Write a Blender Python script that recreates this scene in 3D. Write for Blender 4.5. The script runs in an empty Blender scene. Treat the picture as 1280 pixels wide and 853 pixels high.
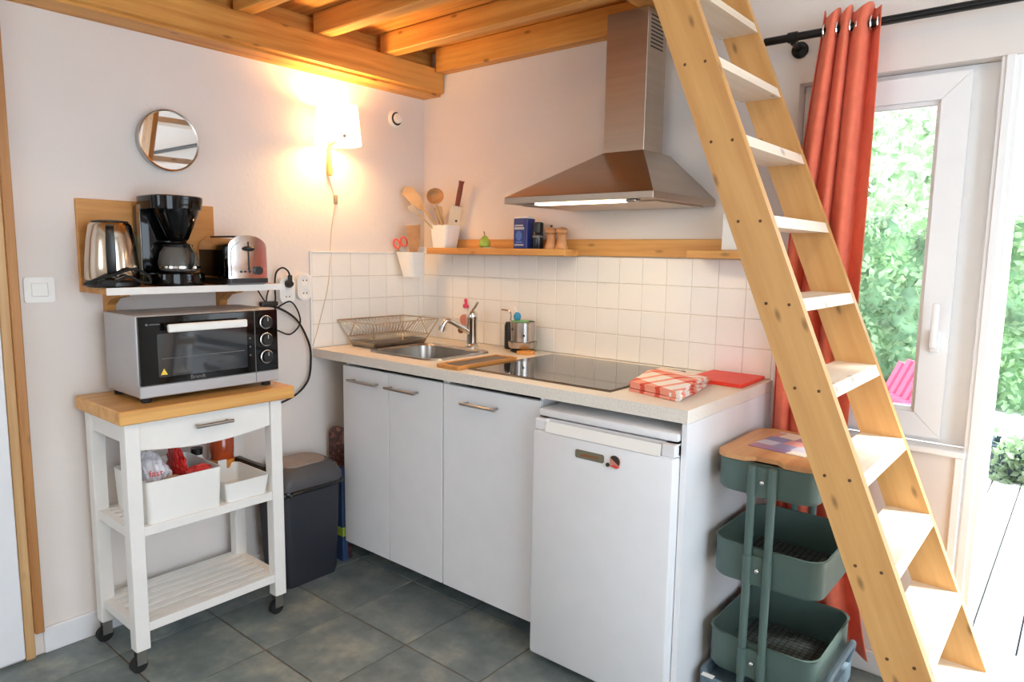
import bpy, bmesh, math, random
from mathutils import Vector, Matrix
random.seed(7)
PI = math.pi
SC = bpy.context.scene
COL = SC.collection

# ------------------------------------------------------------------ camera
cam = bpy.data.cameras.new('camera')
camo = bpy.data.objects.new('camera', cam); COL.objects.link(camo)
cam.sensor_width = 36.0; cam.lens = 36.0 * 872.07 / 1280.0; cam.clip_start = 0.02; cam.clip_end = 200
yaw, pit, rol = -0.694290, -0.125687, 0.014925
fw = Vector((math.sin(yaw)*math.cos(pit), math.cos(yaw)*math.cos(pit), math.sin(pit)))
rt = Vector((math.cos(yaw), -math.sin(yaw), 0)); up = rt.cross(fw)
r2 = rt*math.cos(rol) + up*math.sin(rol); u2 = -rt*math.sin(rol) + up*math.cos(rol)
camo.matrix_world = Matrix(((r2.x, u2.x, -fw.x, 2.59885), (r2.y, u2.y, -fw.y, -2.42318), (r2.z, u2.z, -fw.z, 1.35529), (0, 0, 0, 1)))
SC.camera = camo

# ------------------------------------------------------------------ light
vs = SC.view_settings
vs.view_transform = 'Standard'; vs.look = 'None'; vs.gamma = 1.0; vs.use_curve_mapping = False
vs.exposure = -0.5
SC.cycles.use_denoising = True
SC.cycles.max_bounces = 8; SC.cycles.diffuse_bounces = 5; SC.cycles.glossy_bounces = 4
SC.cycles.caustics_reflective = False; SC.cycles.caustics_refractive = False
SC.cycles.sample_clamp_indirect = 8.0
world = bpy.data.worlds.new('world'); SC.world = world; world.use_nodes = True
bg = world.node_tree.nodes['Background']
bg.inputs[0].default_value = (0.76, 0.88, 1.0, 1); bg.inputs[1].default_value = 8.5

def lamp(name, kind, loc, energy, color, **k):
    l = bpy.data.lights.new(name, kind); l.energy = energy; l.color = color
    for a, b in k.items(): setattr(l, a, b)
    o = bpy.data.objects.new(name, l); COL.objects.link(o); o.location = loc
    return o
def aim(o, d): o.rotation_euler = Vector(d).to_track_quat('-Z', 'Y').to_euler()
sun = lamp('sun', 'SUN', (6, 6, 8), 13.0, (1.0, 0.985, 0.96), angle=math.radians(10)); aim(sun, (-0.62, -0.42, -0.80))
# added area lamps imitating daylight at unseen, invented windows behind the camera
for nm, loc, d, sx, sy, e in (('added_daylight_front_a', (1.4, -4.38, 1.5), (0, 1, 0), 0.88, 1.06, 1.5),
                              ('added_daylight_right', (4.33, -1.9, 1.25), (-1, 0, 0), 1.9, 2.1, 14)):
    a = lamp(nm, 'AREA', loc, e, (0.74, 0.86, 1.0), shape='RECTANGLE', size=sx, size_y=sy); aim(a, d)

# ------------------------------------------------------------------ materials
def lin(c):
    c = c/255.0
    return c/12.92 if c <= 0.04045 else ((c+0.055)/1.055)**2.4
def rgb(t): return (lin(t[0]), lin(t[1]), lin(t[2]), 1)
MATS = {}
def base(name):
    m = bpy.data.materials.new(name); m.use_nodes = True
    nt = m.node_tree; b = nt.nodes['Principled BSDF']
    MATS[name] = m
    return m, nt, b
def coords(nt, scale=(1, 1, 1), rot=(0, 0, 0)):
    tc = nt.nodes.new('ShaderNodeTexCoord'); mp = nt.nodes.new('ShaderNodeMapping')
    mp.inputs['Scale'].default_value = scale; mp.inputs['Rotation'].default_value = rot
    nt.links.new(tc.outputs['Object'], mp.inputs['Vector'])
    return mp.outputs['Vector']
def noise(nt, vec, scale, detail=3, rough=0.55):
    n = nt.nodes.new('ShaderNodeTexNoise'); n.inputs['Scale'].default_value = scale
    n.inputs['Detail'].default_value = detail; n.inputs['Roughness'].default_value = rough
    nt.links.new(vec, n.inputs['Vector']); return n.outputs['Fac']
def ramp(nt, fac, stops):
    r = nt.nodes.new('ShaderNodeValToRGB'); e = r.color_ramp.elements
    while len(e) < len(stops): e.new(0.5)
    for i, (p, c) in enumerate(stops): e[i].position = p; e[i].color = c
    nt.links.new(fac, r.inputs['Fac']); return r.outputs['Color']
def mix(nt, a, b, fac, mode='MIX'):
    m = nt.nodes.new('ShaderNodeMix'); m.data_type = 'RGBA'; m.blend_type = mode
    for s, v in ((m.inputs[6], a), (m.inputs[7], b), (m.inputs[0], fac)):
        if hasattr(v, 'is_linked') or hasattr(v, 'links'): nt.links.new(v, s)
        else: s.default_value = v
    return m.outputs[2]
def bump(nt, b, fac, strength, dist=0.01):
    bn = nt.nodes.new('ShaderNodeBump'); bn.inputs['Strength'].default_value = strength; bn.inputs['Distance'].default_value = dist
    nt.links.new(fac, bn.inputs['Height']); nt.links.new(bn.outputs['Normal'], b.inputs['Normal'])
def pm(name, c, rough=0.5, metal=0.0, var=0.06, vscale=12, bmp=0.0, bscale=60, spec=None, coat=0, emit=None, trans=0, ior=None, alpha=None, sheen=0):
    m, nt, b = base(name)
    col = rgb(c)
    v = coords(nt)
    if var:
        d = tuple(max(0, x*(1-var*2)) for x in col[:3]) + (1,); l = tuple(min(1, x*(1+var)) for x in col[:3]) + (1,)
        nt.links.new(ramp(nt, noise(nt, v, vscale), [(0.3, d), (0.7, l)]), b.inputs['Base Color'])
    else: b.inputs['Base Color'].default_value = col
    b.inputs['Roughness'].default_value = rough; b.inputs['Metallic'].default_value = metal
    if bmp: bump(nt, b, noise(nt, v, bscale, 4), bmp)
    if spec is not None: b.inputs['Specular IOR Level'].default_value = spec
    if coat: b.inputs['Coat Weight'].default_value = coat
    if sheen: b.inputs['Sheen Weight'].default_value = sheen
    if trans: b.inputs['Transmission Weight'].default_value = trans
    if ior: b.inputs['IOR'].default_value = ior
    if emit: b.inputs['Emission Color'].default_value = rgb(emit[0]); b.inputs['Emission Strength'].default_value = emit[1]
    return m
def wood(name, light, dark, axis='x', roty=0.0, rough=0.5, knots=0.0, grain=26, gloss=0.0):
    m, nt, b = base(name)
    s = {'x': (1.3, grain, grain), 'y': (grain, 1.3, grain), 'z': (grain, grain, 1.3)}[axis]
    tc = nt.nodes.new('ShaderNodeTexCoord'); oi = nt.nodes.new('ShaderNodeObjectInfo')
    add = nt.nodes.new('ShaderNodeVectorMath'); add.operation = 'ADD'
    mul = nt.nodes.new('ShaderNodeVectorMath'); mul.operation = 'SCALE'; mul.inputs[0].default_value = (3.1, 5.7, 2.3)
    nt.links.new(oi.outputs['Random'], mul.inputs['Scale'])
    nt.links.new(tc.outputs['Object'], add.inputs[0]); nt.links.new(mul.outputs[0], add.inputs[1])
    r = nt.nodes.new('ShaderNodeMapping'); r.inputs['Rotation'].default_value = (0, roty, 0); nt.links.new(add.outputs[0], r.inputs['Vector'])
    mp = nt.nodes.new('ShaderNodeMapping'); mp.inputs['Scale'].default_value = s; nt.links.new(r.outputs['Vector'], mp.inputs['Vector'])
    f = noise(nt, mp.outputs['Vector'], 1.0, 4, 0.6)
    c = ramp(nt, f, [(0.32, rgb(dark)), (0.62, rgb(light))])
    big = noise(nt, r.outputs['Vector'], 2.2, 2)
    c = mix(nt, c, rgb(dark), ramp(nt, big, [(0.5, (0, 0, 0, 1)), (0.85, (0.45, 0.45, 0.45, 1))]))
    if knots:
        sep = nt.nodes.new('ShaderNodeSeparateXYZ'); nt.links.new(r.outputs['Vector'], sep.inputs[0])
        al = 'xyz'.index(axis); cr = [k for k in range(3) if k != al]
        sm = nt.nodes.new('ShaderNodeMath'); sm.operation = 'ADD'; nt.links.new(sep.outputs[cr[0]], sm.inputs[0]); nt.links.new(sep.outputs[cr[1]], sm.inputs[1])
        cb = nt.nodes.new('ShaderNodeCombineXYZ'); nt.links.new(sep.outputs[al], cb.inputs[0]); nt.links.new(sm.outputs[0], cb.inputs[1])
        mk = nt.nodes.new('ShaderNodeMapping'); mk.inputs['Scale'].default_value = (3.2, 8.5, 1); nt.links.new(cb.outputs[0], mk.inputs['Vector'])
        vo = nt.nodes.new('ShaderNodeTexVoronoi'); vo.voronoi_dimensions = '2D'; vo.inputs['Scale'].default_value = 1.0; nt.links.new(mk.outputs['Vector'], vo.inputs['Vector'])
        kf = ramp(nt, vo.outputs['Distance'], [(0.02, (1, 1, 1, 1)), (0.075, (0, 0, 0, 1))])
        kd = tuple(x*0.35 for x in rgb(dark)[:3]) + (1,)
        mm = mix(nt, c, kd, kf); c = mix(nt, c, mm, knots)
    nt.links.new(c, b.inputs['Base Color'])
    b.inputs['Roughness'].default_value = rough; b.inputs['Coat Weight'].default_value = gloss
    bump(nt, b, f, 0.08, 0.004)
    return m

M = MATS
pm('wall_paint', (230, 222, 216), 0.85, var=0.015, vscale=3, bmp=0.12, bscale=55)
pm('white_ceiling', (238, 236, 232), 0.9, var=0.01)
pm('white_tile', (243, 241, 236), 0.22, var=0.012, vscale=5, bmp=0.03, bscale=9)
pm('grout', (216, 208, 196), 0.9, var=0.06, vscale=40)
pm('floor_grout', (112, 98, 84), 0.95, var=0.12, vscale=14)
pm('white_lacquer', (228, 229, 232), 0.35, var=0.01)
pm('white_door', (232, 234, 238), 0.5, var=0.02, vscale=4)
pm('white_paint_wood', (236, 234, 230), 0.5, var=0.012, vscale=18, bmp=0.05)
pm('pvc', (240, 240, 240), 0.4, var=0.01)
pm('plastic_white', (240, 239, 235), 0.42, var=0.01)
pm('black_plastic', (18, 18, 19), 0.35, var=0.05)
pm('black_gloss', (9, 9, 10), 0.06, var=0, spec=0.35)
pm('black_rubber', (22, 22, 22), 0.75, var=0.1)
pm('dark_bin', (42, 44, 52), 0.5, var=0.05, bmp=0.05, bscale=200)
pm('bin_lid', (74, 72, 74), 0.5, var=0.05)
pm('bin_flap', (140, 128, 120), 0.45, var=0.05)
pm('bin_bag', (16, 16, 19), 0.3, var=0.1, bmp=0.6, bscale=35)
pm('steel', (196, 190, 184), 0.24, metal=1.0, var=0.03)
pm('chrome', (225, 223, 220), 0.08, metal=1.0, var=0)
pm('sink_steel', (176, 172, 166), 0.3, metal=1.0, var=0.05, vscale=20)
pm('rack_wire', (200, 184, 162), 0.3, metal=1.0, var=0)
pm('handle_metal', (176, 172, 168), 0.32, metal=1.0, var=0)
pm('oven_silver', (188, 187, 188), 0.42, metal=0.55, var=0.02)
pm('silver_print', (190, 190, 190), 0.4, var=0)
pm('grey_print', (110, 110, 112), 0.5, var=0)
pm('sign_yellow', (238, 205, 70), 0.5, var=0)
pm('curtain_red', (255, 138, 106), 0.85, var=0.05, vscale=30, bmp=0.15, bscale=420, sheen=0.2)
pm('rod_black', (22, 21, 21), 0.35, metal=0.4, var=0.05)
pm('trolley_green', (82, 102, 96), 0.42, var=0.04)
pm('trolley_base', (100, 120, 132), 0.45, var=0.04)
pm('mesh_dark', (70, 58, 62), 0.7, var=0.25, vscale=30)
pm('red_board', (232, 62, 44), 0.45, var=0.04)
pm('red_plastic', (222, 72, 58), 0.35, var=0.04)
pm('blue_tin', (28, 52, 128), 0.35, var=0.06)
pm('carton_blue', (44, 66, 104), 0.5, var=0.1)
pm('blue_light', (74, 118, 196), 0.4, var=0.1)
pm('dark_jar', (26, 34, 44), 0.18, var=0.1)
pm('pear_green', (166, 190, 74), 0.4, var=0.15, vscale=30)
pm('stem_brown', (90, 62, 36), 0.8, var=0.2)
pm('leaf_green', (176, 204, 160), 0.65, var=0.35, vscale=3)
pm('leaf_dark', (134, 172, 132), 0.7, var=0.3, vscale=3)
pm('bark', (96, 80, 64), 0.9, var=0.3, bmp=0.4)
pm('deck_wood', (206, 204, 200), 0.7, var=0.08, vscale=6)
pm('ground_gravel', (216, 212, 204), 0.95, var=0.1, vscale=20)
pm('planter_grey', (70, 82, 92), 0.6, var=0.1)
pm('chair_pink', (214, 60, 92), 0.55, var=0.06)
pm('pink', (226, 70, 112), 0.5, var=0.03)
pm('sponge_blue', (60, 150, 196), 0.8, var=0.15, vscale=60)
pm('sponge_orange', (222, 158, 86), 0.9, var=0.15, vscale=60, bmp=0.4, bscale=120)
pm('bottle_clear', (226, 214, 196), 0.15, var=0.02, trans=0.6)
pm('green_lid', (132, 196, 122), 0.5, var=0.03)
pm('amber_juice', (176, 66, 22), 0.15, var=0.15, coat=0.4)
pm('orange_juice', (226, 140, 50), 0.3, var=0.1)
pm('paper_cream', (212, 200, 150), 0.8, var=0.05)
pm('badge_olive', (118, 112, 92), 0.4, var=0.08)
pm('badge_brown', (138, 86, 44), 0.5, var=0.1)
pm('skin_pink', (214, 140, 124), 0.6, var=0.1)
pm('hair_dark', (60, 46, 34), 0.6, var=0.2)
pm('gold_pale', (226, 210, 182), 0.6, var=0.05)
pm('knife_wood', (126, 58, 34), 0.5, var=0.15)
pm('utensil_wood', (176, 132, 88), 0.6, var=0.12, vscale=25)
pm('utensil_beige', (190, 160, 122), 0.55, var=0.1)
pm('mill_wood', (206, 152, 104), 0.5, var=0.12, vscale=25)
pm('clear_plastic', (214, 214, 222), 0.25, var=0.2, vscale=18, bmp=0.7, bscale=24)
pm('packet_red', (206, 48, 44), 0.3, var=0.15, vscale=18, bmp=0.6, bscale=22)
pm('packet_brown', (190, 140, 104), 0.5, var=0.2, vscale=20, bmp=0.4)
pm('slate_board', (86, 74, 62), 0.4, var=0.08)
pm('cooktop_glass', (26, 24, 23), 0.06, var=0, coat=0.3)
pm('cooktop_edge', (120, 110, 100), 0.3, metal=0.8, var=0)
pm('shade_fabric', (252, 240, 214), 0.8, var=0.01, emit=((255, 214, 146), 6.0))
pm('bulb_glow', (255, 240, 210), 0.5, var=0, emit=((255, 214, 150), 30.0))
pm('hood_light', (255, 240, 215), 0.5, var=0, emit=((255, 232, 196), 9.0))
pm('cord_grey', (150, 136, 118), 0.6, var=0)
pm('cord_white', (214, 200, 178), 0.6, var=0)
pm('threshold_white', (228, 230, 232), 0.6, var=0.03)
pm('skirting_white', (234, 234, 236), 0.4, var=0.02)

wood('pine_x', (224, 164, 84), (188, 122, 50), 'x', knots=0.8)
wood('pine_y', (224, 164, 84), (188, 122, 50), 'y', knots=0.8)
wood('plank_x', (222, 160, 80), (176, 110, 46), 'x', knots=0.4)
wood('shelf_pine', (220, 168, 98), (192, 132, 68), 'x', knots=0.6)
wood('shelf_pine_y', (208, 150, 82), (184, 122, 58), 'y', knots=0.2)
wood('ladder_wood', (214, 166, 104), (194, 142, 82), 'z', roty=math.atan(0.4085), knots=0.75, grain=18)
wood('tread_wood_lit', (238, 224, 204), (226, 206, 180), 'y', knots=0.6, grain=20)  # paler than the stringer wood: daylight on the treads painted into the colour
wood('butcher', (226, 172, 98), (200, 138, 66), 'y', grain=34, rough=0.4, gloss=0.15)
wood('trim_light', (214, 178, 128), (190, 146, 94), 'z', knots=0.2)
wood('trim_dark', (196, 142, 84), (168, 112, 60), 'z', knots=0.3)
wood('tray_top', (214, 164, 112), (190, 134, 84), 'y', grain=22)
wood('lamp_stem', (224, 170, 112), (200, 140, 86), 'z')
wood('board_frame', (208, 152, 84), (178, 118, 58), 'y', grain=40)

# floor slate tile: per tile shade
m, nt, b = base('slate_tile'); v = coords(nt)
oi = nt.nodes.new('ShaderNodeObjectInfo'); ad = nt.nodes.new('ShaderNodeVectorMath'); ad.operation = 'ADD'
ml = nt.nodes.new('ShaderNodeVectorMath'); ml.operation = 'SCALE'; ml.inputs[0].default_value = (17, 11, 7)
nt.links.new(oi.outputs['Random'], ml.inputs['Scale']); nt.links.new(v, ad.inputs[0]); nt.links.new(ml.outputs[0], ad.inputs[1])
n1 = noise(nt, ad.outputs[0], 5.5, 6, 0.62); n2 = noise(nt, ad.outputs[0], 30, 4)
c = ramp(nt, n1, [(0.28, rgb((80, 92, 98))), (0.52, rgb((118, 128, 128))), (0.75, rgb((162, 164, 152)))])
c = mix(nt, c, rgb((96, 106, 106)), ramp(nt, n2, [(0.45, (0, 0, 0, 1)), (0.8, (0.5, 0.5, 0.5, 1))]))
nt.links.new(c, b.inputs['Base Color']); b.inputs['Roughness'].default_value = 0.42; bump(nt, b, n1, 0.15, 0.006)
# speckled worktop laminate
m, nt, b = base('worktop'); v = coords(nt)
nt.links.new(ramp(nt, noise(nt, v, 420, 2), [(0.34, rgb((214, 207, 196))), (0.56, rgb((234, 228, 218)))]), b.inputs['Base Color']); b.inputs['Roughness'].default_value = 0.4
# brushed steel for the hood
m, nt, b = base('hood_steel'); v = coords(nt, (3, 3, 60))
f = noise(nt, v, 1.0, 3)
nt.links.new(ramp(nt, f, [(0.3, rgb((188, 174, 158))), (0.7, rgb((196, 182, 166)))]), b.inputs['Base Color'])
b.inputs['Metallic'].default_value = 1.0; b.inputs['Roughness'].default_value = 0.33
# brushed steel kettle
m, nt, b = base('kettle_steel'); b.inputs['Base Color'].default_value = rgb((206, 190, 172)); b.inputs['Metallic'].default_value = 1; b.inputs['Roughness'].default_value = 0.17
# mirror
m, nt, b = base('mirror_glass'); b.inputs['Base Color'].default_value = (0.9, 0.9, 0.9, 1); b.inputs['Metallic'].default_value = 1; b.inputs['Roughness'].default_value = 0.02
# window glass: plain thin pane
m, nt, b = base('pane_glass'); b.inputs['Base Color'].default_value = (1, 1, 1, 1); b.inputs['Roughness'].default_value = 0.0
b.inputs['Transmission Weight'].default_value = 1.0; b.inputs['IOR'].default_value = 1.02
# carafe glass
m, nt, b = base('carafe_glass'); b.inputs['Base Color'].default_value = (0.82, 0.78, 0.72, 1); b.inputs['Roughness'].default_value = 0.02
b.inputs['Transmission Weight'].default_value = 0.85; b.inputs['IOR'].default_value = 1.2
# oven glass
m, nt, b = base('oven_glass'); b.inputs['Base Color'].default_value = rgb((46, 50, 54)); b.inputs['Roughness'].default_value = 0.05
b.inputs['Coat Weight'].default_value = 0.6
# chequered tea towel (red / white check in the cloth)
m, nt, b = base('tea_towel'); v = coords(nt, (1, 1, 1), (0, 0, 0.5))
sx = nt.nodes.new('ShaderNodeSeparateXYZ'); nt.links.new(v, sx.inputs[0])
def stripe(src, per, duty):
    a = nt.nodes.new('ShaderNodeMath'); a.operation = 'PINGPONG'; a.inputs[1].default_value = per; nt.links.new(src, a.inputs[0])
    g = nt.nodes.new('ShaderNodeMath'); g.operation = 'LESS_THAN'; g.inputs[1].default_value = per*duty; nt.links.new(a.outputs[0], g.inputs[0]); return g.outputs[0]
s1 = stripe(sx.outputs[0], 0.030, 0.30); s2 = stripe(sx.outputs[1], 0.075, 0.42)
ad2 = nt.nodes.new('ShaderNodeMath'); ad2.operation = 'ADD'; nt.links.new(s1, ad2.inputs[0]); nt.links.new(s2, ad2.inputs[1])
h = nt.nodes.new('ShaderNodeMath'); h.operation = 'MULTIPLY'; h.inputs[1].default_value = 0.5; nt.links.new(ad2.outputs[0], h.inputs[0])
nt.links.new(ramp(nt, h.outputs[0], [(0.0, rgb((240, 232, 226))), (0.5, rgb((236, 160, 140))), (1.0, rgb((216, 84, 66)))]), b.inputs['Base Color']); b.inputs['Roughness'].default_value = 0.9
# patchwork placemat print
m, nt, b = base('placemat_print'); v = coords(nt, (18, 18, 18), (0, 0, 0.2))
vo = nt.nodes.new('ShaderNodeTexVoronoi'); vo.distance = 'CHEBYCHEV'; vo.inputs['Scale'].default_value = 1.0; vo.inputs['Randomness'].default_value = 0.35; nt.links.new(v, vo.inputs['Vector'])
sp = nt.nodes.new('ShaderNodeSeparateColor'); nt.links.new(vo.outputs['Color'], sp.inputs[0])
c = ramp(nt, sp.outputs[0], [(0.0, rgb((210, 210, 216))), (0.3, rgb((120, 130, 176))), (0.55, rgb((206, 120, 116))), (0.8, rgb((228, 222, 206)))])
nt.links.new(c, b.inputs['Base Color']); b.inputs['Roughness'].default_value = 0.4
# dark flowery print of the board leaning in the gap
m, nt, b = base('dark_print'); v = coords(nt)
nt.links.new(ramp(nt, noise(nt, v, 70, 2), [(0.35, rgb((46, 30, 26))), (0.55, rgb((96, 44, 34))), (0.72, rgb((170, 120, 92)))]), b.inputs['Base Color']); b.inputs['Roughness'].default_value = 0.4

def translucent(name, share):
    m = M[name]; nt = m.node_tree; b = nt.nodes['Principled BSDF']; out = nt.nodes['Material Output']
    tr = nt.nodes.new('ShaderNodeBsdfTranslucent'); mx = nt.nodes.new('ShaderNodeMixShader'); mx.inputs[0].default_value = share
    nt.links.new(b.inputs['Base Color'].links[0].from_socket, tr.inputs['Color'])
    nt.links.new(b.outputs[0], mx.inputs[1]); nt.links.new(tr.outputs[0], mx.inputs[2]); nt.links.new(mx.outputs[0], out.inputs['Surface'])
translucent('leaf_green', 0.5); translucent('curtain_red', 0.3)

# ------------------------------------------------------------------ geometry helpers (world coordinates)
class G:
    def __init__(s): s.v = []; s.f = []
    def add(s, vs, fs):
        o = len(s.v); s.v += [tuple(x) for x in vs]; s.f += [tuple(i+o for i in f) for f in fs]; return s
    def box(s, x0, y0, z0, x1, y1, z1, bev=0.0, seg=1):
        x0, x1 = min(x0, x1), max(x0, x1); y0, y1 = min(y0, y1), max(y0, y1); z0, z1 = min(z0, z1), max(z0, z1)
        if not bev:
            return s.add([(x0, y0, z0), (x1, y0, z0), (x1, y1, z0), (x0, y1, z0), (x0, y0, z1), (x1, y0, z1), (x1, y1, z1), (x0, y1, z1)],
                         [(0, 3, 2, 1), (4, 5, 6, 7), (0, 1, 5, 4), (1, 2, 6, 5), (2, 3, 7, 6), (3, 0, 4, 7)])
        bm = bmesh.new(); bmesh.ops.create_cube(bm, size=1)
        for v in bm.verts: v.co = Vector(((x0+x1)/2+v.co.x*(x1-x0), (y0+y1)/2+v.co.y*(y1-y0), (z0+z1)/2+v.co.z*(z1-z0)))
        bmesh.ops.bevel(bm, geom=list(bm.edges), offset=min(bev, 0.49*min(x1-x0, y1-y0, z1-z0)), segments=seg, profile=0.5, affect='EDGES')
        bm.verts.index_update()
        s.add([v.co[:] for v in bm.verts], [[v.index for v in f.verts] for f in bm.faces]); bm.free(); return s
    def cyl(s, p0, p1, r0, r1=None, n=20, cap=True):
        r1 = r0 if r1 is None else r1
        p0 = Vector(p0); p1 = Vector(p1); d = (p1-p0).normalized()
        a = d.orthogonal().normalized(); b = d.cross(a)
        vs = []
        for p, r in ((p0, r0), (p1, r1)):
            for i in range(n):
                t = 2*PI*i/n; vs.append(p + (a*math.cos(t)+b*math.sin(t))*r)
        fs = [(i, (i+1) % n, n+(i+1) % n, n+i) for i in range(n)]
        if cap: fs += [tuple(range(n-1, -1, -1)), tuple(range(n, 2*n))]
        return s.add(vs, fs)
    def tube(s, pts, r, n=8, closed=False, radii=None):
        P = [Vector(p) for p in pts]; k = len(P); prev = None; vs = []
        for i in range(k):
            if closed: d = (P[(i+1) % k]-P[i-1]).normalized()
            else: d = (P[min(i+1, k-1)]-P[max(i-1, 0)]).normalized()
            a = d.orthogonal().normalized() if prev is None else (prev - d*prev.dot(d)).normalized()
            prev = a; b = d.cross(a); rr = radii[i] if radii else r
            for j in range(n):
                t = 2*PI*j/n; vs.append(P[i] + (a*math.cos(t)+b*math.sin(t))*rr)
        fs = []
        for i in range(k if closed else k-1):
            for j in range(n):
                q = (i+1) % k
                fs.append((i*n+j, i*n+(j+1) % n, q*n+(j+1) % n, q*n+j))
        if not closed: fs += [tuple(range(n-1, -1, -1)), tuple(range((k-1)*n, k*n))]
        return s.add(vs, fs)
    def lathe(s, prof, c, axis=(0, 0, 1), n=32, ring=False):
        q = Vector((0, 0, 1)).rotation_difference(Vector(axis)); c = Vector(c); vs = []; fs = []
        for r, z in prof:
            for i in range(n):
                t = 2*PI*i/n; vs.append(c + q @ Vector((r*math.cos(t), r*math.sin(t), z)))
        for k in range(len(prof)-1):
            for i in range(n): fs.append((k*n+i, k*n+(i+1) % n, (k+1)*n+(i+1) % n, (k+1)*n+i))
        if ring:
            k = len(prof)-1
            for i in range(n): fs.append((k*n+i, k*n+(i+1) % n, (i+1) % n, i))
            return s.add(vs, fs)
        if prof[0][0] > 1e-5: fs.append(tuple(range(n-1, -1, -1)))
        if prof[-1][0] > 1e-5: fs.append(tuple(range((len(prof)-1)*n, len(prof)*n)))
        return s.add(vs, fs)
    def prism(s, poly, plane, a, b):
        f = {'xz': lambda p, h: (p[0], h, p[1]), 'yz': lambda p, h: (h, p[0], p[1]), 'xy': lambda p, h: (p[0], p[1], h)}[plane]
        n = len(poly); vs = [f(p, a) for p in poly] + [f(p, b) for p in poly]
        return s.add(vs, [tuple(range(n-1, -1, -1)), tuple(range(n, 2*n))] + [(i, (i+1) % n, n+(i+1) % n, n+i) for i in range(n)])
    def loft(s, rings, cap0=True, cap1=True):
        n = len(rings[0]); vs = [p for r in rings for p in r]; fs = []
        for k in range(len(rings)-1):
            for i in range(n): fs.append((k*n+i, k*n+(i+1) % n, (k+1)*n+(i+1) % n, (k+1)*n+i))
        if cap0: fs.append(tuple(range(n-1, -1, -1)))
        if cap1: fs.append(tuple(range((len(rings)-1)*n, len(rings)*n)))
        return s.add(vs, fs)
    def ball(s, c, r, sc=(1, 1, 1), nu=16, nv=10):
        vs = []; fs = []
        for j in range(nv+1):
            p = PI*j/nv
            for i in range(nu):
                t = 2*PI*i/nu; vs.append((c[0]+r*sc[0]*math.sin(p)*math.cos(t), c[1]+r*sc[1]*math.sin(p)*math.sin(t), c[2]-r*sc[2]*math.cos(p)))
        for j in range(nv):
            for i in range(nu): fs.append((j*nu+i, j*nu+(i+1) % nu, (j+1)*nu+(i+1) % nu, (j+1)*nu+i))
        return s.add(vs, fs)
    def xf(s, mat): s.v = [tuple(mat @ Vector(p)) for p in s.v]; return s
def rr(x0, y0, x1, y1, r, z, seg=5):
    out = []
    for cx, cy, a0 in ((x1-r, y1-r, 0), (x0+r, y1-r, 90), (x0+r, y0+r, 180), (x1-r, y0+r, 270)):
        for k in range(seg+1):
            a = math.radians(a0+90*k/seg); out.append((cx+r*math.cos(a), cy+r*math.sin(a), z))
    return out
def rrp(x0, y0, x1, y1, r, seg=5): return [(p[0], p[1]) for p in rr(x0, y0, x1, y1, r, 0, seg)]
def circ(cx, cy, r, n=28): return [(cx+r*math.cos(2*PI*i/n), cy+r*math.sin(2*PI*i/n)) for i in range(n)]
def spline(P, n=8):
    P = [Vector(p) for p in P]; out = []
    for i in range(len(P)-1):
        p0 = P[max(i-1, 0)]; p1 = P[i]; p2 = P[i+1]; p3 = P[min(i+2, len(P)-1)]
        for k in range(n):
            t = k/n; out.append(0.5*((2*p1)+(p2-p0)*t+(2*p0-5*p1+4*p2-p3)*t*t+(3*p1-p0-3*p2+p3)*t**3))
    return out + [P[-1]]

WM = {}
def finish(me, m, angle=35):
    me.materials.append(M[m])
    for p in me.polygons: p.use_smooth = True
    me.set_sharp_from_angle(angle=math.radians(angle))
def obj(name, g, m, parent=None, angle=35):
    me = bpy.data.meshes.new(name)
    o = None
    if parent is not None: inv = WM[parent.name].inverted()
    else:
        xs = [p[0] for p in g.v]; ys = [p[1] for p in g.v]; zs = [p[2] for p in g.v]
        t = Vector(((min(xs)+max(xs))/2, (min(ys)+max(ys))/2, min(zs))); inv = Matrix.Translation(-t)
    me.from_pydata([inv @ Vector(p) for p in g.v], [], g.f); me.validate()
    bm = bmesh.new(); bm.from_mesh(me); bmesh.ops.recalc_face_normals(bm, faces=bm.faces); bm.to_mesh(me); bm.free()
    finish(me, m, angle)
    o = bpy.data.objects.new(name, me); COL.objects.link(o)
    if parent is not None: o.parent = parent; WM[o.name] = WM[parent.name].copy()
    else: o.location = t; WM[o.name] = Matrix.Translation(t)
    return o
def tag(o, label, cat, group=None, kind=None):
    o['label'] = label; o['category'] = cat
    if group: o['group'] = group
    if kind: o['kind'] = kind
    return o
def thing(name, label, cat, loc, group=None):
    o = bpy.data.objects.new(name, None); COL.objects.link(o); o.location = loc; o.empty_display_size = 0.05
    WM[o.name] = Matrix.Translation(Vector(loc)); tag(o, label, cat, group); return o
def struct(name, g, m, angle=35, label=None):
    o = obj(name, g, m, None, angle); o['kind'] = 'structure'
    if label: o['label'] = label
    return o
def inst(name, me, parent, loc):
    o = bpy.data.objects.new(name, me); COL.objects.link(o); o.parent = parent
    o.location = WM[parent.name].inverted() @ Vector(loc); WM[o.name] = WM[parent.name] @ Matrix.Translation(o.location); return o
def mesh_only(name, g, m, angle=35):
    me = bpy.data.meshes.new(name); me.from_pydata(g.v, [], g.f)
    bm = bmesh.new(); bm.from_mesh(me); bmesh.ops.recalc_face_normals(bm, faces=bm.faces); bm.to_mesh(me); bm.free()
    finish(me, m, angle); return me
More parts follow.
